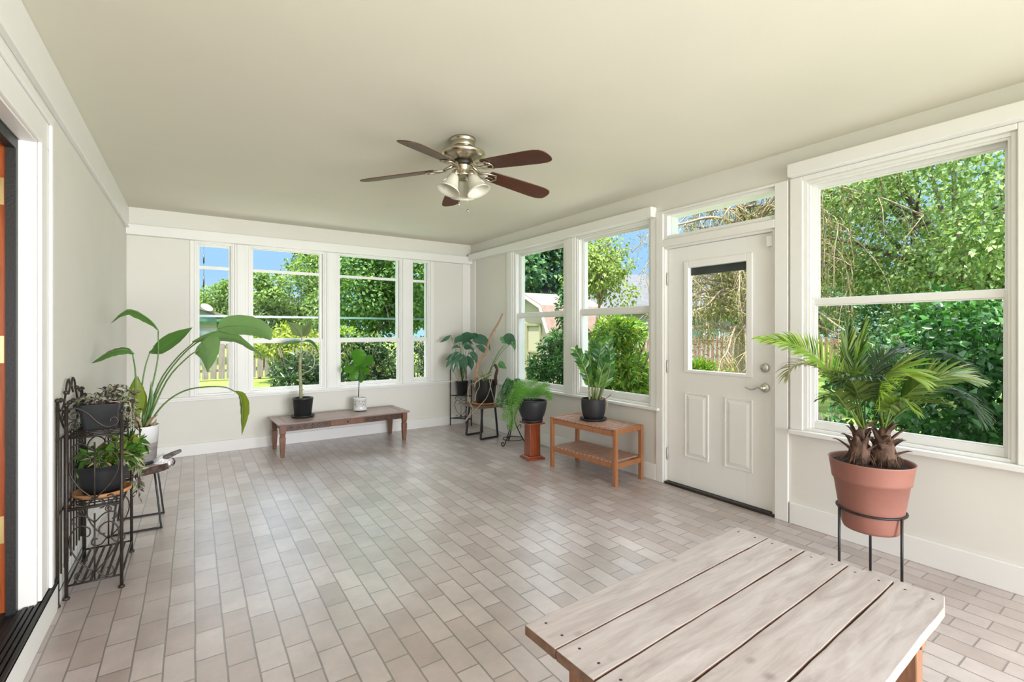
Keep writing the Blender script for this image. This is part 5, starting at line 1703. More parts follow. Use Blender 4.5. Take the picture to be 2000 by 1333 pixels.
# ------------------------------------------------------------------ corner rack, its plant, and the stool's plant
cr = thing('corner_plant_rack', 'two tier black iron corner rack in the far room corner', 'plant rack', (3.13, 5.92, 0))
A_, B_, C_ = Vector((2.980, 6.005, 0)), Vector((3.185, 5.775, 0)), Vector((3.225, 6.005, 0))
for p, zt in ((A_, 0.76), (B_, 0.62), (C_, 0.76)):
    mb = MB().tube([p, p + Vector((0, 0, zt))], 0.0065, 8)
    mb.lathe([(0.0, -0.004), (0.010, 0.002), (0.010, 0.010), (0.0, 0.018)], p + Vector((0, 0, zt)), 10)
    mb.build('post', M['black_metal'], cr)
for z in (0.095, 0.412):
    mb = MB()
    for p, q in ((A_, B_), (B_, C_), (C_, A_)):
        mb.tube([p + Vector((0, 0, z)), q + Vector((0, 0, z))], 0.005, 8)
    for k in range(1, 7):
        t = k / 7
        mb.tube([A_.lerp(C_, t) + Vector((0, 0, z)), A_.lerp(B_, t) + Vector((0, 0, z))], 0.0035, 6)
    mb.build('shelf', M['black_metal'], cr)
ab = (B_ - A_)
cfr = lambda x, n, z: A_ + ab * x + Vector((0, 0, z))
mb = MB()
heart(mb, cfr, 0.5, 0.10, 0.40, 0.62, 0.003)
mb.build('scroll_panel', M['black_metal'], cr)
cpx, cpy = 3.120, 5.925
cp = thing('potted_monstera', 'drooping dark split leaf plant in a small black pot on the corner rack', 'potted plant', (cpx, cpy, 0.418))
pot(cp, [(0.062, 0.4185), (0.066, 0.424), (0.082, 0.595), (0.086, 0.598), (0.086, 0.612)], (cpx, cpy, 0), M['black_pot'], 36, 0.005, 0.600)
base = Vector((cpx, cpy, 0.60))
def arc_leaf(parent, base, pts, half, material, prof, tw, fold=0.2, r=0.003):
    mb = MB()
    p0 = Vector(pts[0])
    mid = base.lerp(p0, 0.55) + Vector((0, 0, 0.06))
    stems(mb, [base, mid, p0], r * 1.2, r * 0.8, 6)
    s = mb.build('leaf_stalk', M['stem_green'], parent)
    mb = MB()
    blade(mb, pts, half, prof, tw, fold, n=4, wave=0.08)
    mb.build('leaf', material, s, fix=False)
for pts, half, tw, pf in (([(2.891, 5.825, 1.255), (2.846, 5.843, 1.221), (2.802, 5.861, 1.187), (2.757, 5.879, 1.159)], 0.030, 30, 'ovate'),
                          ([(2.966, 5.715, 1.167), (3.010, 5.638, 1.222), (3.058, 5.557, 1.243), (3.129, 5.462, 1.223)], 0.065, 25, 'ovate'),
                          ([(3.077, 5.521, 1.223), (3.130, 5.437, 1.210), (3.187, 5.375, 1.157), (3.221, 5.329, 1.050)], 0.075, -20, 'heart'),
                          ([(2.934, 5.713, 1.016), (2.885, 5.721, 0.990), (2.830, 5.733, 0.957), (2.776, 5.746, 0.924)], 0.035, 15, 'lance'),
                          ([(2.945, 5.705, 0.996), (2.893, 5.692, 0.937), (2.855, 5.693, 0.870), (2.818, 5.694, 0.790)], 0.035, 30, 'lance'),
                          ([(2.964, 5.668, 1.017), (2.925, 5.622, 0.939), (2.910, 5.608, 0.873), (2.905, 5.599, 0.793)], 0.065, -20, 'ovate'),
                          ([(3.023, 5.605, 0.984), (3.032, 5.551, 0.912), (3.039, 5.522, 0.859), (3.040, 5.510, 0.793)], 0.055, 20, 'ovate'),
                          ([(2.992, 5.722, 1.083), (2.937, 5.734, 1.112), (2.903, 5.757, 1.098), (2.874, 5.776, 1.057)], 0.032, 45, 'ovate'),
                          ([(3.008, 5.663, 1.085), (3.029, 5.589, 1.114), (3.054, 5.536, 1.088), (3.078, 5.496, 1.021)], 0.055, 35, 'heart'),
                          ([(2.956, 5.697, 1.030), (2.888, 5.683, 1.005), (2.840, 5.691, 0.938), (2.801, 5.705, 0.858)], 0.030, -30, 'lance'),
                          ([(3.019, 5.728, 1.117), (3.052, 5.718, 1.165), (3.098, 5.687, 1.165), (3.150, 5.652, 1.124)], 0.05, 50, 'ovate'),
                          ([(3.049, 5.611, 1.202), (3.079, 5.567, 1.236), (3.131, 5.521, 1.243), (3.171, 5.482, 1.202)], 0.05, 40, 'ovate'),
                          ([(2.896, 5.714, 1.140), (2.921, 5.673, 1.195), (2.967, 5.630, 1.222), (3.024, 5.580, 1.209)], 0.045, 35, 'ovate'),
                          ([(2.964, 5.596, 1.007), (2.940, 5.564, 0.935), (2.942, 5.539, 0.862), (2.959, 5.515, 0.783)], 0.060, 10, 'ovate'),
                          ([(2.887, 5.696, 0.971), (2.834, 5.695, 0.925), (2.801, 5.705, 0.885), (2.769, 5.715, 0.825)], 0.028, 10, 'lance'),
                          ([(3.075, 5.450, 1.117), (3.105, 5.382, 1.091), (3.128, 5.342, 1.052), (3.140, 5.322, 0.986)], 0.045, 30, 'ovate'),
                          ([(2.891, 5.645, 0.953), (2.855, 5.633, 0.887), (2.834, 5.635, 0.827), (2.835, 5.622, 0.754)], 0.030, -15, 'lance'),
                          ([(3.017, 5.537, 1.021), (3.042, 5.472, 0.996), (3.060, 5.436, 0.944), (3.060, 5.424, 0.878)], 0.050, 35, 'ovate')):
    arc_leaf(cp, base, pts, half, L_teal, pf, tw)
mb = MB()
for q in ([(2.966, 5.715, 0.638), (2.928, 5.716, 0.688), (2.901, 5.723, 0.757)], [(2.983, 5.704, 0.638), (2.996, 5.671, 0.708), (3.014, 5.647, 0.771)], [(3.002, 5.667, 0.640), (3.023, 5.605, 0.692), (3.037, 5.547, 0.736)]):
    mb.tube(smooth_path(q, 4), 0.003, 6)
mb.build('stem_stubs', M['stem_tan'], cp)

sx_, sy_ = 3.015, 5.115
ss = thing('orange_saucer', 'orange clay saucer on the brown corner stool', 'saucer', (sx_ - 0.025, sy_ + 0.005, 0.405))
MB().lathe([(0.0, 0.4052), (0.118, 0.4052), (0.138, 0.416), (0.141, 0.430), (0.135, 0.431), (0.122, 0.417), (0.0, 0.417)], (sx_ - 0.025, sy_ + 0.005, 0), 44).build('dish', M['clay'], ss)
sp = thing('potted_philodendron', 'sprawling root trailing plant in a black pot on the brown corner stool', 'potted plant', (sx_, sy_, 0.417))
pot(sp, [(0.105, 0.4175), (0.112, 0.425), (0.135, 0.60), (0.138, 0.695), (0.140, 0.70)], (sx_, sy_, 0), M['black_pot'], 44, 0.006, 0.672)
base = Vector((sx_, sy_, 0.68))
for pts, half, tw, pf in (([(3.181, 4.911, 1.166), (3.201, 4.861, 1.217), (3.226, 4.820, 1.205), (3.246, 4.783, 1.131)], 0.070, 20, 'heart'),
                          ([(3.202, 4.908, 1.160), (3.165, 4.921, 1.198), (3.139, 4.926, 1.210), (3.118, 4.928, 1.198)], 0.05, 30, 'ovate'),
                          ([(3.222, 4.871, 1.154), (3.242, 4.833, 1.130), (3.247, 4.818, 1.093), (3.236, 4.813, 1.056)], 0.04, 60, 'ovate'),
                          ([(3.123, 4.985, 0.901), (3.144, 4.947, 0.896), (3.165, 4.921, 0.871), (3.191, 4.892, 0.853)], 0.045, 10, 'heart')):
    arc_leaf(sp, base, pts, half, L_teal if half > 0.05 else L_fernd, pf, tw, 0.25, 0.0035)
mb = MB()
rg = random.Random(77)
for k in range(12):
    a = rg.uniform(0, 6.28)
    o = Vector((math.cos(a), math.sin(a), 0))
    blade(mb, [base + o * 0.02, base + o * 0.05 + Vector((0, 0, 0.07)), base + o * rg.uniform(0.07, 0.12) + Vector((0, 0, rg.uniform(0.06, 0.16)))], 0.013, 'lance', rg.uniform(-50, 50), 0.4)
mb.build('strap_leaves', L_var, sp, fix=False)
mb = MB()
stems(mb, [(3.087, 4.985, 0.651), (3.076, 4.968, 0.759), (3.086, 4.949, 0.842), (3.060, 4.967, 0.904)], 0.022, 0.016, 9)
mb.build('stem', M['bark'], sp)
for q, r in (([(2.998, 4.900, 0.812), (2.911, 4.910, 0.773), (2.835, 4.925, 0.739), (2.784, 4.947, 0.697), (2.774, 4.953, 0.649)], 0.0065),
             ([(2.993, 4.928, 0.736), (2.957, 4.904, 0.617), (2.911, 4.910, 0.510), (2.800, 4.864, 0.440), (2.710, 4.900, 0.347), (2.640, 4.971, 0.235)], 0.0042),
             ([(2.967, 4.945, 0.736), (2.967, 4.897, 0.617), (2.982, 4.863, 0.510), (2.982, 4.851, 0.426)], 0.004),
             ([(2.864, 5.013, 0.724), (2.855, 4.984, 0.641), (2.819, 4.996, 0.568), (2.799, 4.985, 0.473)], 0.004),
             ([(3.065, 4.903, 0.722), (3.060, 4.883, 0.612), (3.034, 4.876, 0.516), (3.008, 4.881, 0.444)], 0.004),
             ([(2.799, 4.985, 0.681), (2.758, 5.037, 0.666), (2.737, 5.050, 0.580), (2.753, 5.040, 0.458), (2.749, 4.970, 0.382), (2.678, 5.017, 0.236)], 0.0045),
             ([(3.024, 4.955, 0.856), (3.040, 4.969, 1.042), (3.060, 4.967, 1.198), (3.076, 4.968, 1.323)], 0.002)):
    mb = MB()
    mb.tube(smooth_path(q, 6), r, 7)
    mb.build('aerial_root', M['stem_tan'], sp)
mb = MB()
stems(mb, [(2.858, 5.065, 0.701), (2.869, 5.059, 0.894), (2.915, 5.027, 0.987), (2.962, 4.996, 1.068), (2.988, 4.979, 1.180), (3.024, 4.955, 1.292), (3.081, 4.917, 1.404), (3.127, 4.886, 1.522)], 0.020, 0.010, 9, 3)
mb.build('driftwood_stake', M['driftwood'], sp)

# ------------------------------------------------------------------ the garden outside
GZ = -0.25
M['lawn'] = mat('lawn', (0.10, 0.15, 0.03), 0.9, color2=(0.18, 0.23, 0.06), vscale=1.2, spec=0.1, bump=0.6, bscale=25)
M['picket'] = mat('weathered_picket', (0.15, 0.115, 0.10), 0.8, color2=(0.24, 0.20, 0.185), vscale=5, stretch=(4, 4, 0.6))
M['picket_red'] = mat('reddish_picket', (0.14, 0.06, 0.045), 0.8, color2=(0.24, 0.145, 0.12), vscale=4, stretch=(4, 4, 0.6))
M['siding'] = mat('white_siding', (0.46, 0.46, 0.455), 0.6)
M['grey_siding'] = mat('pale_siding', (0.26, 0.26, 0.255), 0.6)
M['roof_grey'] = mat('grey_shingles', (0.062, 0.062, 0.074), 0.85, color2=(0.088, 0.088, 0.10), vscale=3, stretch=(1, 1, 6))
M['roof_tan'] = mat('tan_shingles', (0.19, 0.155, 0.12), 0.85, var=0.2, vscale=5)
M['roof_pink'] = mat('pinkish_shingles', (0.20, 0.125, 0.11), 0.85, var=0.15, vscale=6)
M['cream'] = mat('cream_shed_boards', (0.30, 0.275, 0.195), 0.7)
M['cream_trim'] = mat('cream_shed_trim', (0.21, 0.20, 0.115), 0.7)
M['dark_glass'] = mat('house_window_glass', (0.10, 0.16, 0.15), 0.1, spec=0.6)
M['bark_grey'] = mat('tree_bark', (0.06, 0.048, 0.038), 0.9, color2=(0.13, 0.105, 0.085), vscale=8, stretch=(3, 3, 0.6))
M['bark_tan'] = mat('tan_bark', (0.16, 0.12, 0.085), 0.9, color2=(0.28, 0.22, 0.16), vscale=8, stretch=(3, 3, 0.6))
M['awning'] = mat('green_awning', (0.04, 0.17, 0.12), 0.6)
G1 = leaf_mat('maple_leaf', [(0.07, 0.14, 0.04), (0.15, 0.24, 0.07), (0.30, 0.38, 0.14)], 0.5, 0.4, 0.3)
G2 = leaf_mat('dark_maple_leaf', [(0.03, 0.09, 0.045), (0.065, 0.155, 0.075), (0.16, 0.26, 0.12)], 0.45, 0.35, 0.35)
G3 = leaf_mat('yellow_shrub_leaf', [(0.14, 0.20, 0.02), (0.24, 0.30, 0.04), (0.38, 0.40, 0.10)], 0.5, 0.4, 0.3)
G4 = leaf_mat('viburnum_leaf', [(0.010, 0.030, 0.010), (0.022, 0.055, 0.015), (0.06, 0.11, 0.03)], 0.35, 0.25, 0.45)
G5 = leaf_mat('burning_bush_leaf', [(0.05, 0.14, 0.02), (0.10, 0.23, 0.03), (0.20, 0.32, 0.04), (0.34, 0.36, 0.04)], 0.45, 0.4, 0.35)
G6 = leaf_mat('lilac_leaf', [(0.015, 0.07, 0.018), (0.03, 0.12, 0.025), (0.07, 0.20, 0.04)], 0.32, 0.35, 0.5)
G7 = leaf_mat('larch_needle', [(0.16, 0.13, 0.05), (0.22, 0.21, 0.08), (0.12, 0.16, 0.045), (0.30, 0.24, 0.13)], 0.6, 0.3, 0.2)
G8 = leaf_mat('birch_leaf', [(0.10, 0.16, 0.03), (0.19, 0.26, 0.06), (0.30, 0.36, 0.12)], 0.5, 0.4, 0.3)
G9 = leaf_mat('linden_leaf', [(0.10, 0.18, 0.06), (0.19, 0.29, 0.10), (0.34, 0.42, 0.19)], 0.45, 0.45, 0.35)

tag(MB().box(-60, 90, -40, 110, GZ - 0.4, GZ).build('lawn', M['lawn']), 'sunny mown lawn around the porch', 'lawn', kind='structure')

M['concrete'] = mat('pale_concrete', (0.56, 0.53, 0.49), 0.85, var=0.08, vscale=3, bump=0.2, bscale=40)
mb = MB()  # pale ground below the sightlines, added to reflect light up to the ceiling
mb.box(3.75, 6.4, -6, 9.0, GZ, GZ + 0.012)
mb.box(-3.5, 3.75, 6.40, 9.0, GZ, GZ + 0.012)
tag(mb.build('bounce_apron', M['concrete']), 'unseen pale concrete apron added to bounce light into the porch', 'bounce_apron', kind='structure')

def crown_blobs(c, rad, n, sr, seed):
    rg = random.Random(seed)
    out = [(c[0], c[1], c[2], rad[0] * 0.62, rad[1] * 0.62, rad[2] * 0.62)]
    for k in range(n):
        d = Vector((rg.gauss(0, 1), rg.gauss(0, 1), rg.gauss(0, 1))).normalized()
        q = rg.uniform(0.55, 0.88)
        s = rg.uniform(0.75, 1.25) * sr
        out.append((c[0] + d.x * rad[0] * q, c[1] + d.y * rad[1] * q, c[2] + d.z * rad[2] * q, s, s, s * 0.8))
    return out
def branches(mb, root, top, crown, rad, n, r0, seed, lean=0.0):
    rg = random.Random(seed)
    root, top, crown = Vector(root), Vector(top), Vector(crown)
    P = smooth_path([root, root.lerp(top, 0.5) + Vector((rg.uniform(-.1, .1), rg.uniform(-.1, .1), 0)), top], 4)
    mb.tube(P, [lerp(r0, r0 * 0.7, i / (len(P) - 1)) for i in range(len(P))], 9)
    for k in range(n):
        d = Vector((rg.gauss(0, 1), rg.gauss(0, 1), rg.gauss(0.5, 0.8))).normalized()
        tip = crown + Vector((d.x * rad[0], d.y * rad[1], d.z * rad[2])) * rg.uniform(0.7, 0.95)
        st = top.lerp(crown, rg.uniform(0.0, 0.25))
        mid = st.lerp(tip, 0.5) + Vector((rg.uniform(-.2, .2), rg.uniform(-.2, .2), rg.uniform(0.0, 0.35)))
        Q = smooth_path([st, mid, tip], 4)
        rr = r0 * rg.uniform(0.28, 0.5)
        mb.tube(Q, [lerp(rr, rr * 0.15, i / (len(Q) - 1)) for i in range(len(Q))], 6)
        for j in range(3):
            i = rg.randint(3, len(Q) - 2)
            e = Q[i] + Vector((rg.gauss(0, 1), rg.gauss(0, 1), rg.gauss(0.2, 1))).normalized() * rad[0] * rg.uniform(0.2, 0.4)
            mb.tube([Q[i], Q[i].lerp(e, 0.5) + Vector((0, 0, 0.06)), e], [rr * 0.4, rr * 0.25, rr * 0.08], 5)
def tree(name, label, xy, cz, rad, leaf, n, size, nb, sr, seed, bark='bark_grey', nbr=10, r0=0.16, droop=0.25, aspect=0.6, group=None, cat='tree'):
    x, y = xy[0], xy[1]
    t = thing(name, label, cat, (x, y, GZ), group)
    mb = MB()
    branches(mb, (x, y, GZ), (x, y, max(cz - rad[2] * 0.75, GZ + 0.3)), (x, y, cz), rad, nbr, r0, seed)
    mb.build('trunk', M[bark], t, fix=False)
    scatter('crown', crown_blobs((x, y, cz), rad, nb, sr, seed), n, size, leaf, t, seed, droop, aspect, 0.45)
    return t
tree('maple_tree', 'large dark green maple tree filling the end window behind the fiddle leaf fig', (5.783, 18.383, 1.312), 3.6, (2.6, 2.3, 3.6), G1, 24000, (0.11, 0.21), 34, 0.95, 1, r0=0.22)
tree('maple_tree', 'bright green maple tree rising into blue sky in the end window behind the cane plant', (4.522, 24.636, 1.313), 3.4, (1.95, 1.7, 3.2), G1, 15000, (0.10, 0.19), 22, 0.7, 2, r0=0.18)
tree('maple_tree', 'dark maple tree at the edge of the narrow end window by the corner', (11.770, 23.404, 1.313), 4.2, (3.0, 2.4, 4.2), G2, 8000, (0.16, 0.28), 22, 0.7, 3, r0=0.18)
tree('young_tree', 'low pale green tree below the sky in the end window behind the cane plant', (2.408, 21.840, 1.312), 1.9, (1.05, 1.1, 2.1), G1, 6500, (0.13, 0.22), 20, 0.5, 4, r0=0.1)
tree('spruce_tree', 'dark pointed conifer above the house roof in the narrow end window', (2.567, 51.192, 1.315), 3.3, (2.2, 1.8, 4.2), G1, 9000, (0.18, 0.34), 24, 0.9, 5, r0=0.1)
tree('distant_tree', 'small round tree above the neighbouring gable in the narrow end window', (0.642, 59.692, 1.316), 2.8, (2.0, 1.6, 3.0), G1, 4500, (0.22, 0.36), 14, 0.9, 6, r0=0.14)
tree('oak_tree', 'dark green tree rising behind the shed in the window nearest the corner', (15.956, 21.811, 1.313), 5.0, (4.6, 3.0, 4.4), G2, 11000, (0.25, 0.45), 30, 1.3, 7, r0=0.25)
tree('birch_tree', 'loose yellow green birch tree against blue sky in the window by the door', (8.837, 9.130, 1.311), 2.85, (0.95, 0.9, 1.25), G8, 4200, (0.07, 0.13), 16, 0.42, 8, 'bark_tan', 10, 0.07, 0.8)
tree('linden_tree', 'tall spreading tree with forked limbs filling the large window behind the palm', (11.0, 2.35), 3.4, (3.0, 3.6, 2.6), G9, 36000, (0.06, 0.11), 46, 0.65, 9, 'bark_grey', 16, 0.20, 0.4)
tree('hornbeam_tree', 'leafy tree standing farther back at the edge of the large window', (17.5, -0.3), 3.4, (2.6, 3.4, 3.6), G1, 15000, (0.11, 0.19), 30, 0.9, 10, r0=0.2)
tree('backdrop_elm', 'pale green tree behind the fence seen between palm and door', (20.043, 9.463, 1.312), 3.0, (3.2, 3.2, 3.4), G1, 8500, (0.22, 0.36), 26, 0.95, 11, r0=0.2)
tree('yew_tree', 'dark bushy yew at the back of the garden, low behind the palm', (16.5, 5.2), 1.4, (1.6, 2.2, 1.7), G2, 9000, (0.10, 0.18), 24, 0.7, 41, r0=0.12)
tree('far_elm', 'tall tree rising beyond the grey roofed house', (35.679, 21.869, 1.314), 4.6, (5.5, 4.0, 4.0), G2, 8000, (0.35, 0.6), 26, 1.5, 12, r0=0.3)

# the weeping larch in front of the door: bare twigs and thin needles
lx, ly = 9.15, 5.35
la = thing('weeping_larch', 'sparse brown weeping larch with bare twisted branches outside the glazed door', 'tree', (lx, ly, GZ))
mb = MB()
rg = random.Random(3)
stems(mb, [(lx, ly, GZ), (lx - 0.05, ly + 0.05, 0.8), (lx + 0.05, ly, 1.7), (lx - 0.1, ly + 0.1, 2.8), (lx, ly, 4.9)], 0.15, 0.06, 9)
bp = []
for k in range(60):
    a = rg.uniform(0, 2 * PI)
    z = rg.uniform(1.1, 4.7)
    o = Vector((math.cos(a), math.sin(a), 0))
    ln = rg.uniform(1.0, 2.5)
    if o.y < -0.3:
        ln *= 1.25
    c = Vector((lx, ly, z))
    q = [c, c + o * ln * 0.4 + Vector((0, 0, rg.uniform(0.0, 0.4))), c + o * ln * 0.75 + Vector((0, 0, rg.uniform(-0.2, 0.3))), c + o * ln + Vector((0, 0, rg.uniform(-0.7, -0.1)))]
    P = smooth_path(q, 5)
    r = rg.uniform(0.018, 0.045)
    mb.tube(P, [lerp(r, 0.006, i / (len(P) - 1)) for i in range(len(P))], 6)
    bp.append(P)
mb.build('trunk', M['bark_tan'], la, fix=False)
mb = MB()
pts = []
for P in bp:
    for j in range(16):
        i = rg.randint(3, len(P) - 1)
        p = P[i]
        h = rg.uniform(0.25, 0.9)
        o = Vector((rg.gauss(0, .16), rg.gauss(0, .16), 0))
        Q = [p, p + o + Vector((0, 0, -h * 0.35)), p + o * 1.5 + Vector((0, 0, -h))]
        mb.tube(Q, [0.006, 0.0045, 0.002], 4)
        for t in (0.2, 0.4, 0.6, 0.8, 1.0):
            c = Q[0].lerp(Q[2], t) + o * 0.2
            pts.append((c.x, c.y, c.z, 0.12, 0.12, 0.12))
for k in range(46):
    p = Vector((rg.uniform(8.3, 9.2), rg.uniform(3.35, 4.25), rg.uniform(2.3, 3.9)))
    h = rg.uniform(0.5, 1.5)
    o = Vector((rg.gauss(0, .12), rg.gauss(0, .16), 0))
    Q = smooth_path([Vector((lx, ly - 0.2, p.z - 0.3)), p.lerp(Vector((lx, ly, p.z)), 0.4) + Vector((0, 0, 0.25)), p, p + o + Vector((0, 0, -h * 0.5)), p + o * 1.3 + Vector((0, 0, -h))], 4)
    mb.tube(Q, [lerp(0.012, 0.003, i / (len(Q) - 1)) for i in range(len(Q))], 4)
    for q in Q[6:]:
        pts.append((q.x, q.y, q.z, 0.10, 0.10, 0.10))
mb.build('hanging_twigs', mat('pale_twig', (0.30, 0.23, 0.15), 0.8, var=0.3, vscale=12), la, fix=False)
scatter('needles', pts, 26000, (0.03, 0.085), G7, la, 14, 0.5, 0.28, 0.1)

def shrub(name, label, x, y, z0, z1, rx, ry, leaf, n, size, seed, nb=16, stemc='bark_grey', aspect=0.5, droop=0.2, top=None):
    t = thing(name, label, 'shrub', (x, y, GZ))
    cz, rz = (z0 + z1) / 2, (z1 - z0) / 2
    rg = random.Random(seed)
    mb = MB()
    for k in range(9):
        a = k * 2.4
        q = rg.uniform(0.3, 0.8)
        mb.tube(smooth_path([(x + 0.08 * math.cos(a), y + 0.08 * math.sin(a), GZ), (x + rx * q * 0.5 * math.cos(a), y + ry * q * 0.5 * math.sin(a), lerp(GZ, cz, 0.8)), (x + rx * q * math.cos(a), y + ry * q * math.sin(a), cz + rz * 0.7)], 4), [0.022] * 4 + [0.012] * 4 + [0.006], 6)
    mb.build('stems', M[stemc], t, fix=False)
    bl = crown_blobs((x, y, cz), (rx, ry, rz), nb, min(rx, ry) * 0.42, seed)
    if top:
        bl += top
    scatter('foliage', bl, n, size, leaf, t, seed, droop, aspect, 0.3)
    return t
P1, P2, P3 = (2.458, 7.978, 1.311), (3.315, 7.887, 1.311), (1.511, 8.490, 1.311)
shrub('viburnum_shrub', 'dark glossy shrub outside the end window behind the fiddle leaf fig', P1[0], P1[1] + 0.2, -0.1, 1.25, 0.62, 0.5, G4, 3800, (0.05, 0.10), 21, 16)
shrub('viburnum_shrub', 'dark shrub with small leaves outside the narrow end window by the corner', P2[0], P2[1] + 0.2, -0.2, 1.35, 0.62, 0.5, G4, 4200, (0.04, 0.08), 22, 16)
shrub('rhododendron_shrub', 'long leaved dark shrub outside the end window behind the cane plant', P3[0], P3[1] + 0.2, -0.1, 1.22, 0.55, 0.5, G4, 2600, (0.09, 0.16), 23, 14, aspect=0.3)
P4, P5 = (2.359, 15.860, 1.312), (4.027, 14.145, 1.312)
shrub('forsythia_shrub', 'yellow green shrub on the lawn, behind the cane plant window', P4[0], P4[1], -0.2, 1.6, 1.1, 0.8, G3, 4500, (0.08, 0.15), 24)
shrub('forsythia_shrub', 'sunlit yellow green shrub on the lawn, behind the fiddle leaf fig window', P5[0], P5[1], -0.2, 1.55, 1.2, 0.8, G3, 4500, (0.08, 0.15), 25)
P6 = (4.195, 5.135, 1.311)
shrub('nandina_shrub', 'leafy upright shrub in front of the shed window nearest the corner', P6[0] + 0.15, P6[1] + 0.12, -0.2, 1.45, 0.42, 0.52, G6, 4200, (0.05, 0.10), 26, 14, aspect=0.4, top=[(P6[0] + 0.1, P6[1] - 0.05, 1.6, 0.14, 0.14, 0.3), (P6[0] + 0.05, P6[1] - 0.1, 1.85, 0.07, 0.07, 0.18)])
P7 = (4.184, 3.940, 1.311)
shrub('burning_bush_shrub', 'broad green shrub with yellow tips outside the window beside the door', P7[0] + 0.15, P7[1] + 0.40, -0.2, 1.58, 0.55, 1.0, G5, 10500, (0.05, 0.09), 27, 20, aspect=0.38)
shrub('lilac_shrub', 'big dark green broad leaved shrub pressed close to the large window', 4.80, 0.90, -0.2, 1.60, 0.75, 1.20, G6, 15000, (0.038, 0.080), 28, 34, aspect=0.62)
P8 = (14.950, 10.219, 1.312)
shrub('iris_clump', 'clump of bright green blades at the foot of the reddish fence', P8[0], P8[1], -0.25, 0.20, 0.75, 0.4, G5, 900, (0.2, 0.34), 29, 8, aspect=0.14, droop=-0.8)
P9 = (15.450, 9.284, 1.312)
shrub('yellow_flower_clump', 'low clump of yellow flowers at the foot of the reddish fence', P9[0], P9[1], -0.25, 0.08, 0.35, 0.25, leaf_mat('yellow_petal', [(0.55, 0.42, 0.03), (0.45, 0.50, 0.06), (0.62, 0.55, 0.05)], 0.5, 0.3), 500, (0.06, 0.11), 30, 6)
P10 = (5.440, 2.260, 1.311)
shrub('seedling_shrub', 'small leafy seedling outside the corner of the large window behind the palm', P10[0], P10[1], -0.2, 0.58, 0.14, 0.14, G6, 170, (0.06, 0.10), 33, 8)

# picket fences
def fence(name, label, p0, p1, h, m, pw=0.085, gap=0.05, post_every=2.2, mpost=None, round_top=True):
    p0, p1 = Vector((p0[0], p0[1], GZ)), Vector((p1[0], p1[1], GZ))
    ln = (p1 - p0).length
    ex = (p1 - p0) / ln
    en = Vector((-ex.y, ex.x, 0))
    if en.dot(p0) > 0:
        en = -en
    fr = lambda s, n, z: p0 + ex * s + en * n + Vector((0, 0, z))
    t = thing(name, label, 'fence', tuple(p0))
    rg = random.Random(len(label))
    n = int(ln / (pw + gap))
    mb = MB()
    for k in range(n):
        s = k * (pw + gap)
        hh = h + rg.uniform(-0.015, 0.015)
        if round_top:
            pr = [(s, 0.06), (s + pw, 0.06), (s + pw, hh - 0.09), (s + pw * 0.72, hh - 0.075), (s + pw * 0.95, hh - 0.035), (s + pw * 0.75, hh), (s + pw * 0.25, hh), (s + pw * 0.05, hh - 0.035), (s + pw * 0.28, hh - 0.075), (s, hh - 0.09)]
        else:
            pr = [(s, 0.06), (s + pw, 0.06), (s + pw, hh - 0.03), (s + pw * 0.75, hh), (s + pw * 0.25, hh), (s, hh - 0.03)]
        mb.add([fr(a, 0.0, b) for a, b in pr] + [fr(a, 0.02, b) for a, b in pr], [tuple(range(len(pr))), tuple(range(2 * len(pr) - 1, len(pr) - 1, -1))] + [(i, (i + 1) % len(pr), len(pr) + (i + 1) % len(pr), len(pr) + i) for i in range(len(pr))])
    mb.build('picket_row', m, t)
    for z in (0.28, h - 0.26):
        MB().box(0, ln, -0.04, 0.0, z, z + 0.08, fr).build('rail', m, t)
    k = 0
    while k * post_every <= ln:
        s = k * post_every
        mb = MB().box(s - 0.05, s + 0.05, -0.13, -0.04, 0, h - 0.02, fr)
        mb.build('post', mpost or m, t)
        k += 1
    return t
fence('picket_fence', 'weathered grey picket fence crossing the lawn beyond the end wall windows', (-3.0, 17.6), (5.2, 17.4), 1.30, M['picket'], 0.17, 0.045, 2.4, None, False)
fence('picket_fence', 'reddish picket fence with scalloped tops beyond the glazed door', (15.003, 13.430, 1.312), (18.878, 7.235, 1.312), 1.36, M['picket_red'], 0.10, 0.06, 2.3, M['picket'])

# neighbouring house with gable at the left
hs = thing('neighbour_house', 'white sided neighbouring house with low gable and green awning beyond the fence', 'house', (-2.6, 27.0, GZ))
MB().box(-6.0, 0.9, 26.0, 33.0, GZ, 2.02).prism([(-6.0, 2.02), (0.9, 2.02), (-2.55, 3.35)], 26.0, 33.0, lambda x, z, y: Vector((x, y, z))).build('walls', M['siding'], hs)
mb = MB()
for s in (-1, 1):
    e = [(-2.55, 3.36), (-2.55, 3.50), (-2.55 + s * 3.85, 2.02), (-2.55 + s * 3.85, 1.88)]
    mb.prism(e, 25.6, 33.4, lambda x, z, y: Vector((x, y, z)))
mb.build('roof', M['roof_tan'], hs)
mb = MB()
for k in range(12):
    mb.box(-5.99, 0.89, 25.985, 26.0, GZ + 0.1 + k * 0.18, GZ + 0.265 + k * 0.18)
mb.build('lap_siding', M['siding'], hs)
mb = MB()
mb.box(-1.4, 1.25, 25.55, 25.97, 1.74, 1.86)
mb.build('awning', M['awning'], hs)
w_ = MB().box(0.05, 0.62, 25.93, 25.984, 0.55, 1.35).build('window_frame', M['siding'], hs)
MB().box(0.11, 0.56, 25.915, 25.93, 0.61, 1.29).build('pane', M['dark_glass'], w_)
MB().box(-0.16, 0.0, 25.58, 25.72, GZ, 1.74).build('awning_post', mat('dark_post', (0.05, 0.05, 0.05), 0.6), hs)
dq = thing('satellite_dish', 'pale satellite dish on the roof edge of the white neighbouring house', 'satellite dish', (0.5, 25.5, 2.15))
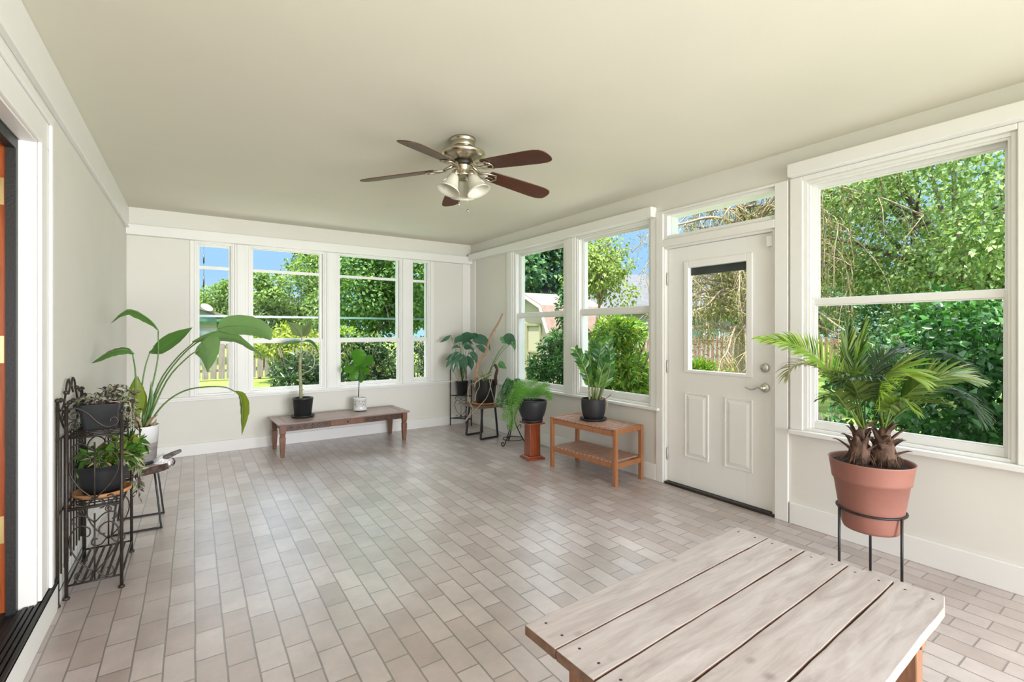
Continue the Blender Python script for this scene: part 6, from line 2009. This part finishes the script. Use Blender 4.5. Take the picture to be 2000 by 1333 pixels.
mb = MB().lathe([(0.0, -0.08), (0.11, -0.065), (0.2, -0.018), (0.25, 0.02), (0.246, 0.025), (0.195, -0.01), (0.10, -0.052), (0.0, -0.066)], (0.5, 25.4, 2.36), 28, Matrix.Rotation(R(38), 4, 'X') @ Matrix.Rotation(R(24), 4, 'Y'))
mb.build('dish', M['siding'], dq)
MB().tube([(0.5, 25.59, 2.15), (0.5, 25.5, 2.28), (0.5, 25.42, 2.33)], 0.025, 8).build('dish_mount', M['alu'], dq)
an = thing('antenna_mast', 'thin dark antenna mast against the sky in the narrow end window', 'mast', ((0.727, 47.611, 1.314)[0], (0.727, 47.611, 1.314)[1], GZ))
ax_, ay_ = (0.727, 47.611, 1.314)[0], (0.727, 47.611, 1.314)[1]
mb = MB().tube([(ax_, ay_, GZ), (ax_, ay_, 8.8)], 0.024, 8)
mb.build('pole', M['black_metal'], an)
for z0, z1 in ((5.0, 5.9), (7.0, 7.7)):
    MB().tube([(ax_, ay_, z0), (ax_, ay_, z1)], 0.055, 8).build('insulator', M['black_metal'], an)

# grey roofed house on the right, square to the view from the porch corner
hx = thing('grey_roof_house', 'long house with grey shingle roof and white framed windows beyond the reddish fence', 'house', tuple(VIEW * 27 + RT * 8 + Vector((0, 0, GZ))))
hfr = lambda a, b, z: Vector((0, 0, 0)) + RT * a + VIEW * b + Vector((0, 0, z))
mb = MB().box(0.7, 14.5, 25.0, 33.0, GZ, 2.55, hfr)
mb.build('walls', M['grey_siding'], hx)
mb = MB()
vs = [hfr(0.2, 24.6, 2.5), hfr(15, 24.6, 2.5), hfr(15, 33.4, 2.5), hfr(0.2, 33.4, 2.5), hfr(1.0, 29.0, 4.75), hfr(14.2, 29.0, 4.75)]
mb.add(vs, [(0, 1, 5, 4), (1, 2, 5), (2, 3, 4, 5), (3, 0, 4), (3, 2, 1, 0)])
mb.build('roof', M['roof_grey'], hx)
MB().box(0.2, 15, 24.55, 24.6, 2.36, 2.52, hfr).build('gutter', M['siding'], hx)
for a in (9.35, 10.15, 12.0):
    wq = MB().box(a, a + 0.72, 24.93, 25.0, 0.85, 2.30, hfr).build('window_frame', M['siding'], hx)
    mb = MB()
    mb.box(a + 0.07, a + 0.65, 24.915, 24.93, 0.92, 1.52, hfr)
    mb.box(a + 0.07, a + 0.65, 24.915, 24.93, 1.62, 2.23, hfr)
    mb.build('pane', M['dark_glass'], wq)

# gambrel shed
S0 = (8.498, 11.881, 1.312)
sx0, sy0 = S0[0], S0[1]
shd = thing('garden_shed', 'cream garden shed with pinkish gambrel roof outside the window nearest the corner', 'shed', (sx0, sy0, GZ))
el = (RT * 0.86 + VIEW * 0.51).normalized()
ew = (VIEW * 0.86 - RT * 0.51).normalized()
shf = lambda a, z, b: Vector((sx0, sy0, GZ)) + ew * a + el * b + Vector((0, 0, z))
sec = [(-1.25, 0.0), (1.25, 0.0), (1.25, 1.62), (0.92, 2.22), (0.0, 2.60), (-0.92, 2.22), (-1.25, 1.62)]
MB().prism(sec, 0.0, 2.0, shf).build('walls', M['cream'], shd)
mb = MB()
rl = [(1.36, 1.50), (0.97, 2.25), (0.0, 2.66), (-0.97, 2.25), (-1.36, 1.50)]
rl2 = [(1.42, 1.52), (1.01, 2.31), (0.0, 2.73), (-1.01, 2.31), (-1.42, 1.52)]
mb.prism(rl + rl2[::-1], -0.18, 2.15, shf)
mb.build('roof', M['roof_pink'], shd)
mb = MB()
for (a0, z0), (a1, z1) in zip(rl[:-1], rl[1:]):
    mb.tube([shf(a0, z0, -0.19), shf(a1, z1, -0.19)], 0.05, 4, smooth=False)
mb.build('fascia', M['siding'], shd)
mb = MB()
for x0, x1 in ((-0.75, -0.02), (0.02, 0.75)):
    for a, b in (((x0, 0.12), (x1, 0.12)), ((x0, 0.95), (x1, 0.95)), ((x0, 1.75), (x1, 1.75)), ((x0, 0.12), (x0, 1.75)), ((x1, 0.12), (x1, 1.75)), ((x0, 0.12), (x1, 0.95)), ((x1, 0.12), (x0, 0.95))):
        mb.tube([shf(a[0], a[1], -0.02), shf(b[0], b[1], -0.02)], 0.045, 4, smooth=False)
mb.build('braced_door', M['cream_trim'], shd)
mb = MB()
for a, b in (((0.35, 0.25), (1.85, 0.25)),):
    for b0 in (0.4,):
        for p, q in (((b0, 0.2), (b0 + 1.1, 1.4)), ((b0, 1.4), (b0 + 1.1, 0.2)), ((b0, 0.2), (b0, 1.4)), ((b0 + 1.1, 0.2), (b0 + 1.1, 1.4)), ((b0, 1.4), (b0 + 1.1, 1.4)), ((b0, 0.2), (b0 + 1.1, 0.2))):
            mb.tube([shf(-1.27, p[1], p[0]), shf(-1.27, q[1], q[0])], 0.04, 4, smooth=False)
mb.build('side_bracing', M['cream_trim'], shd)
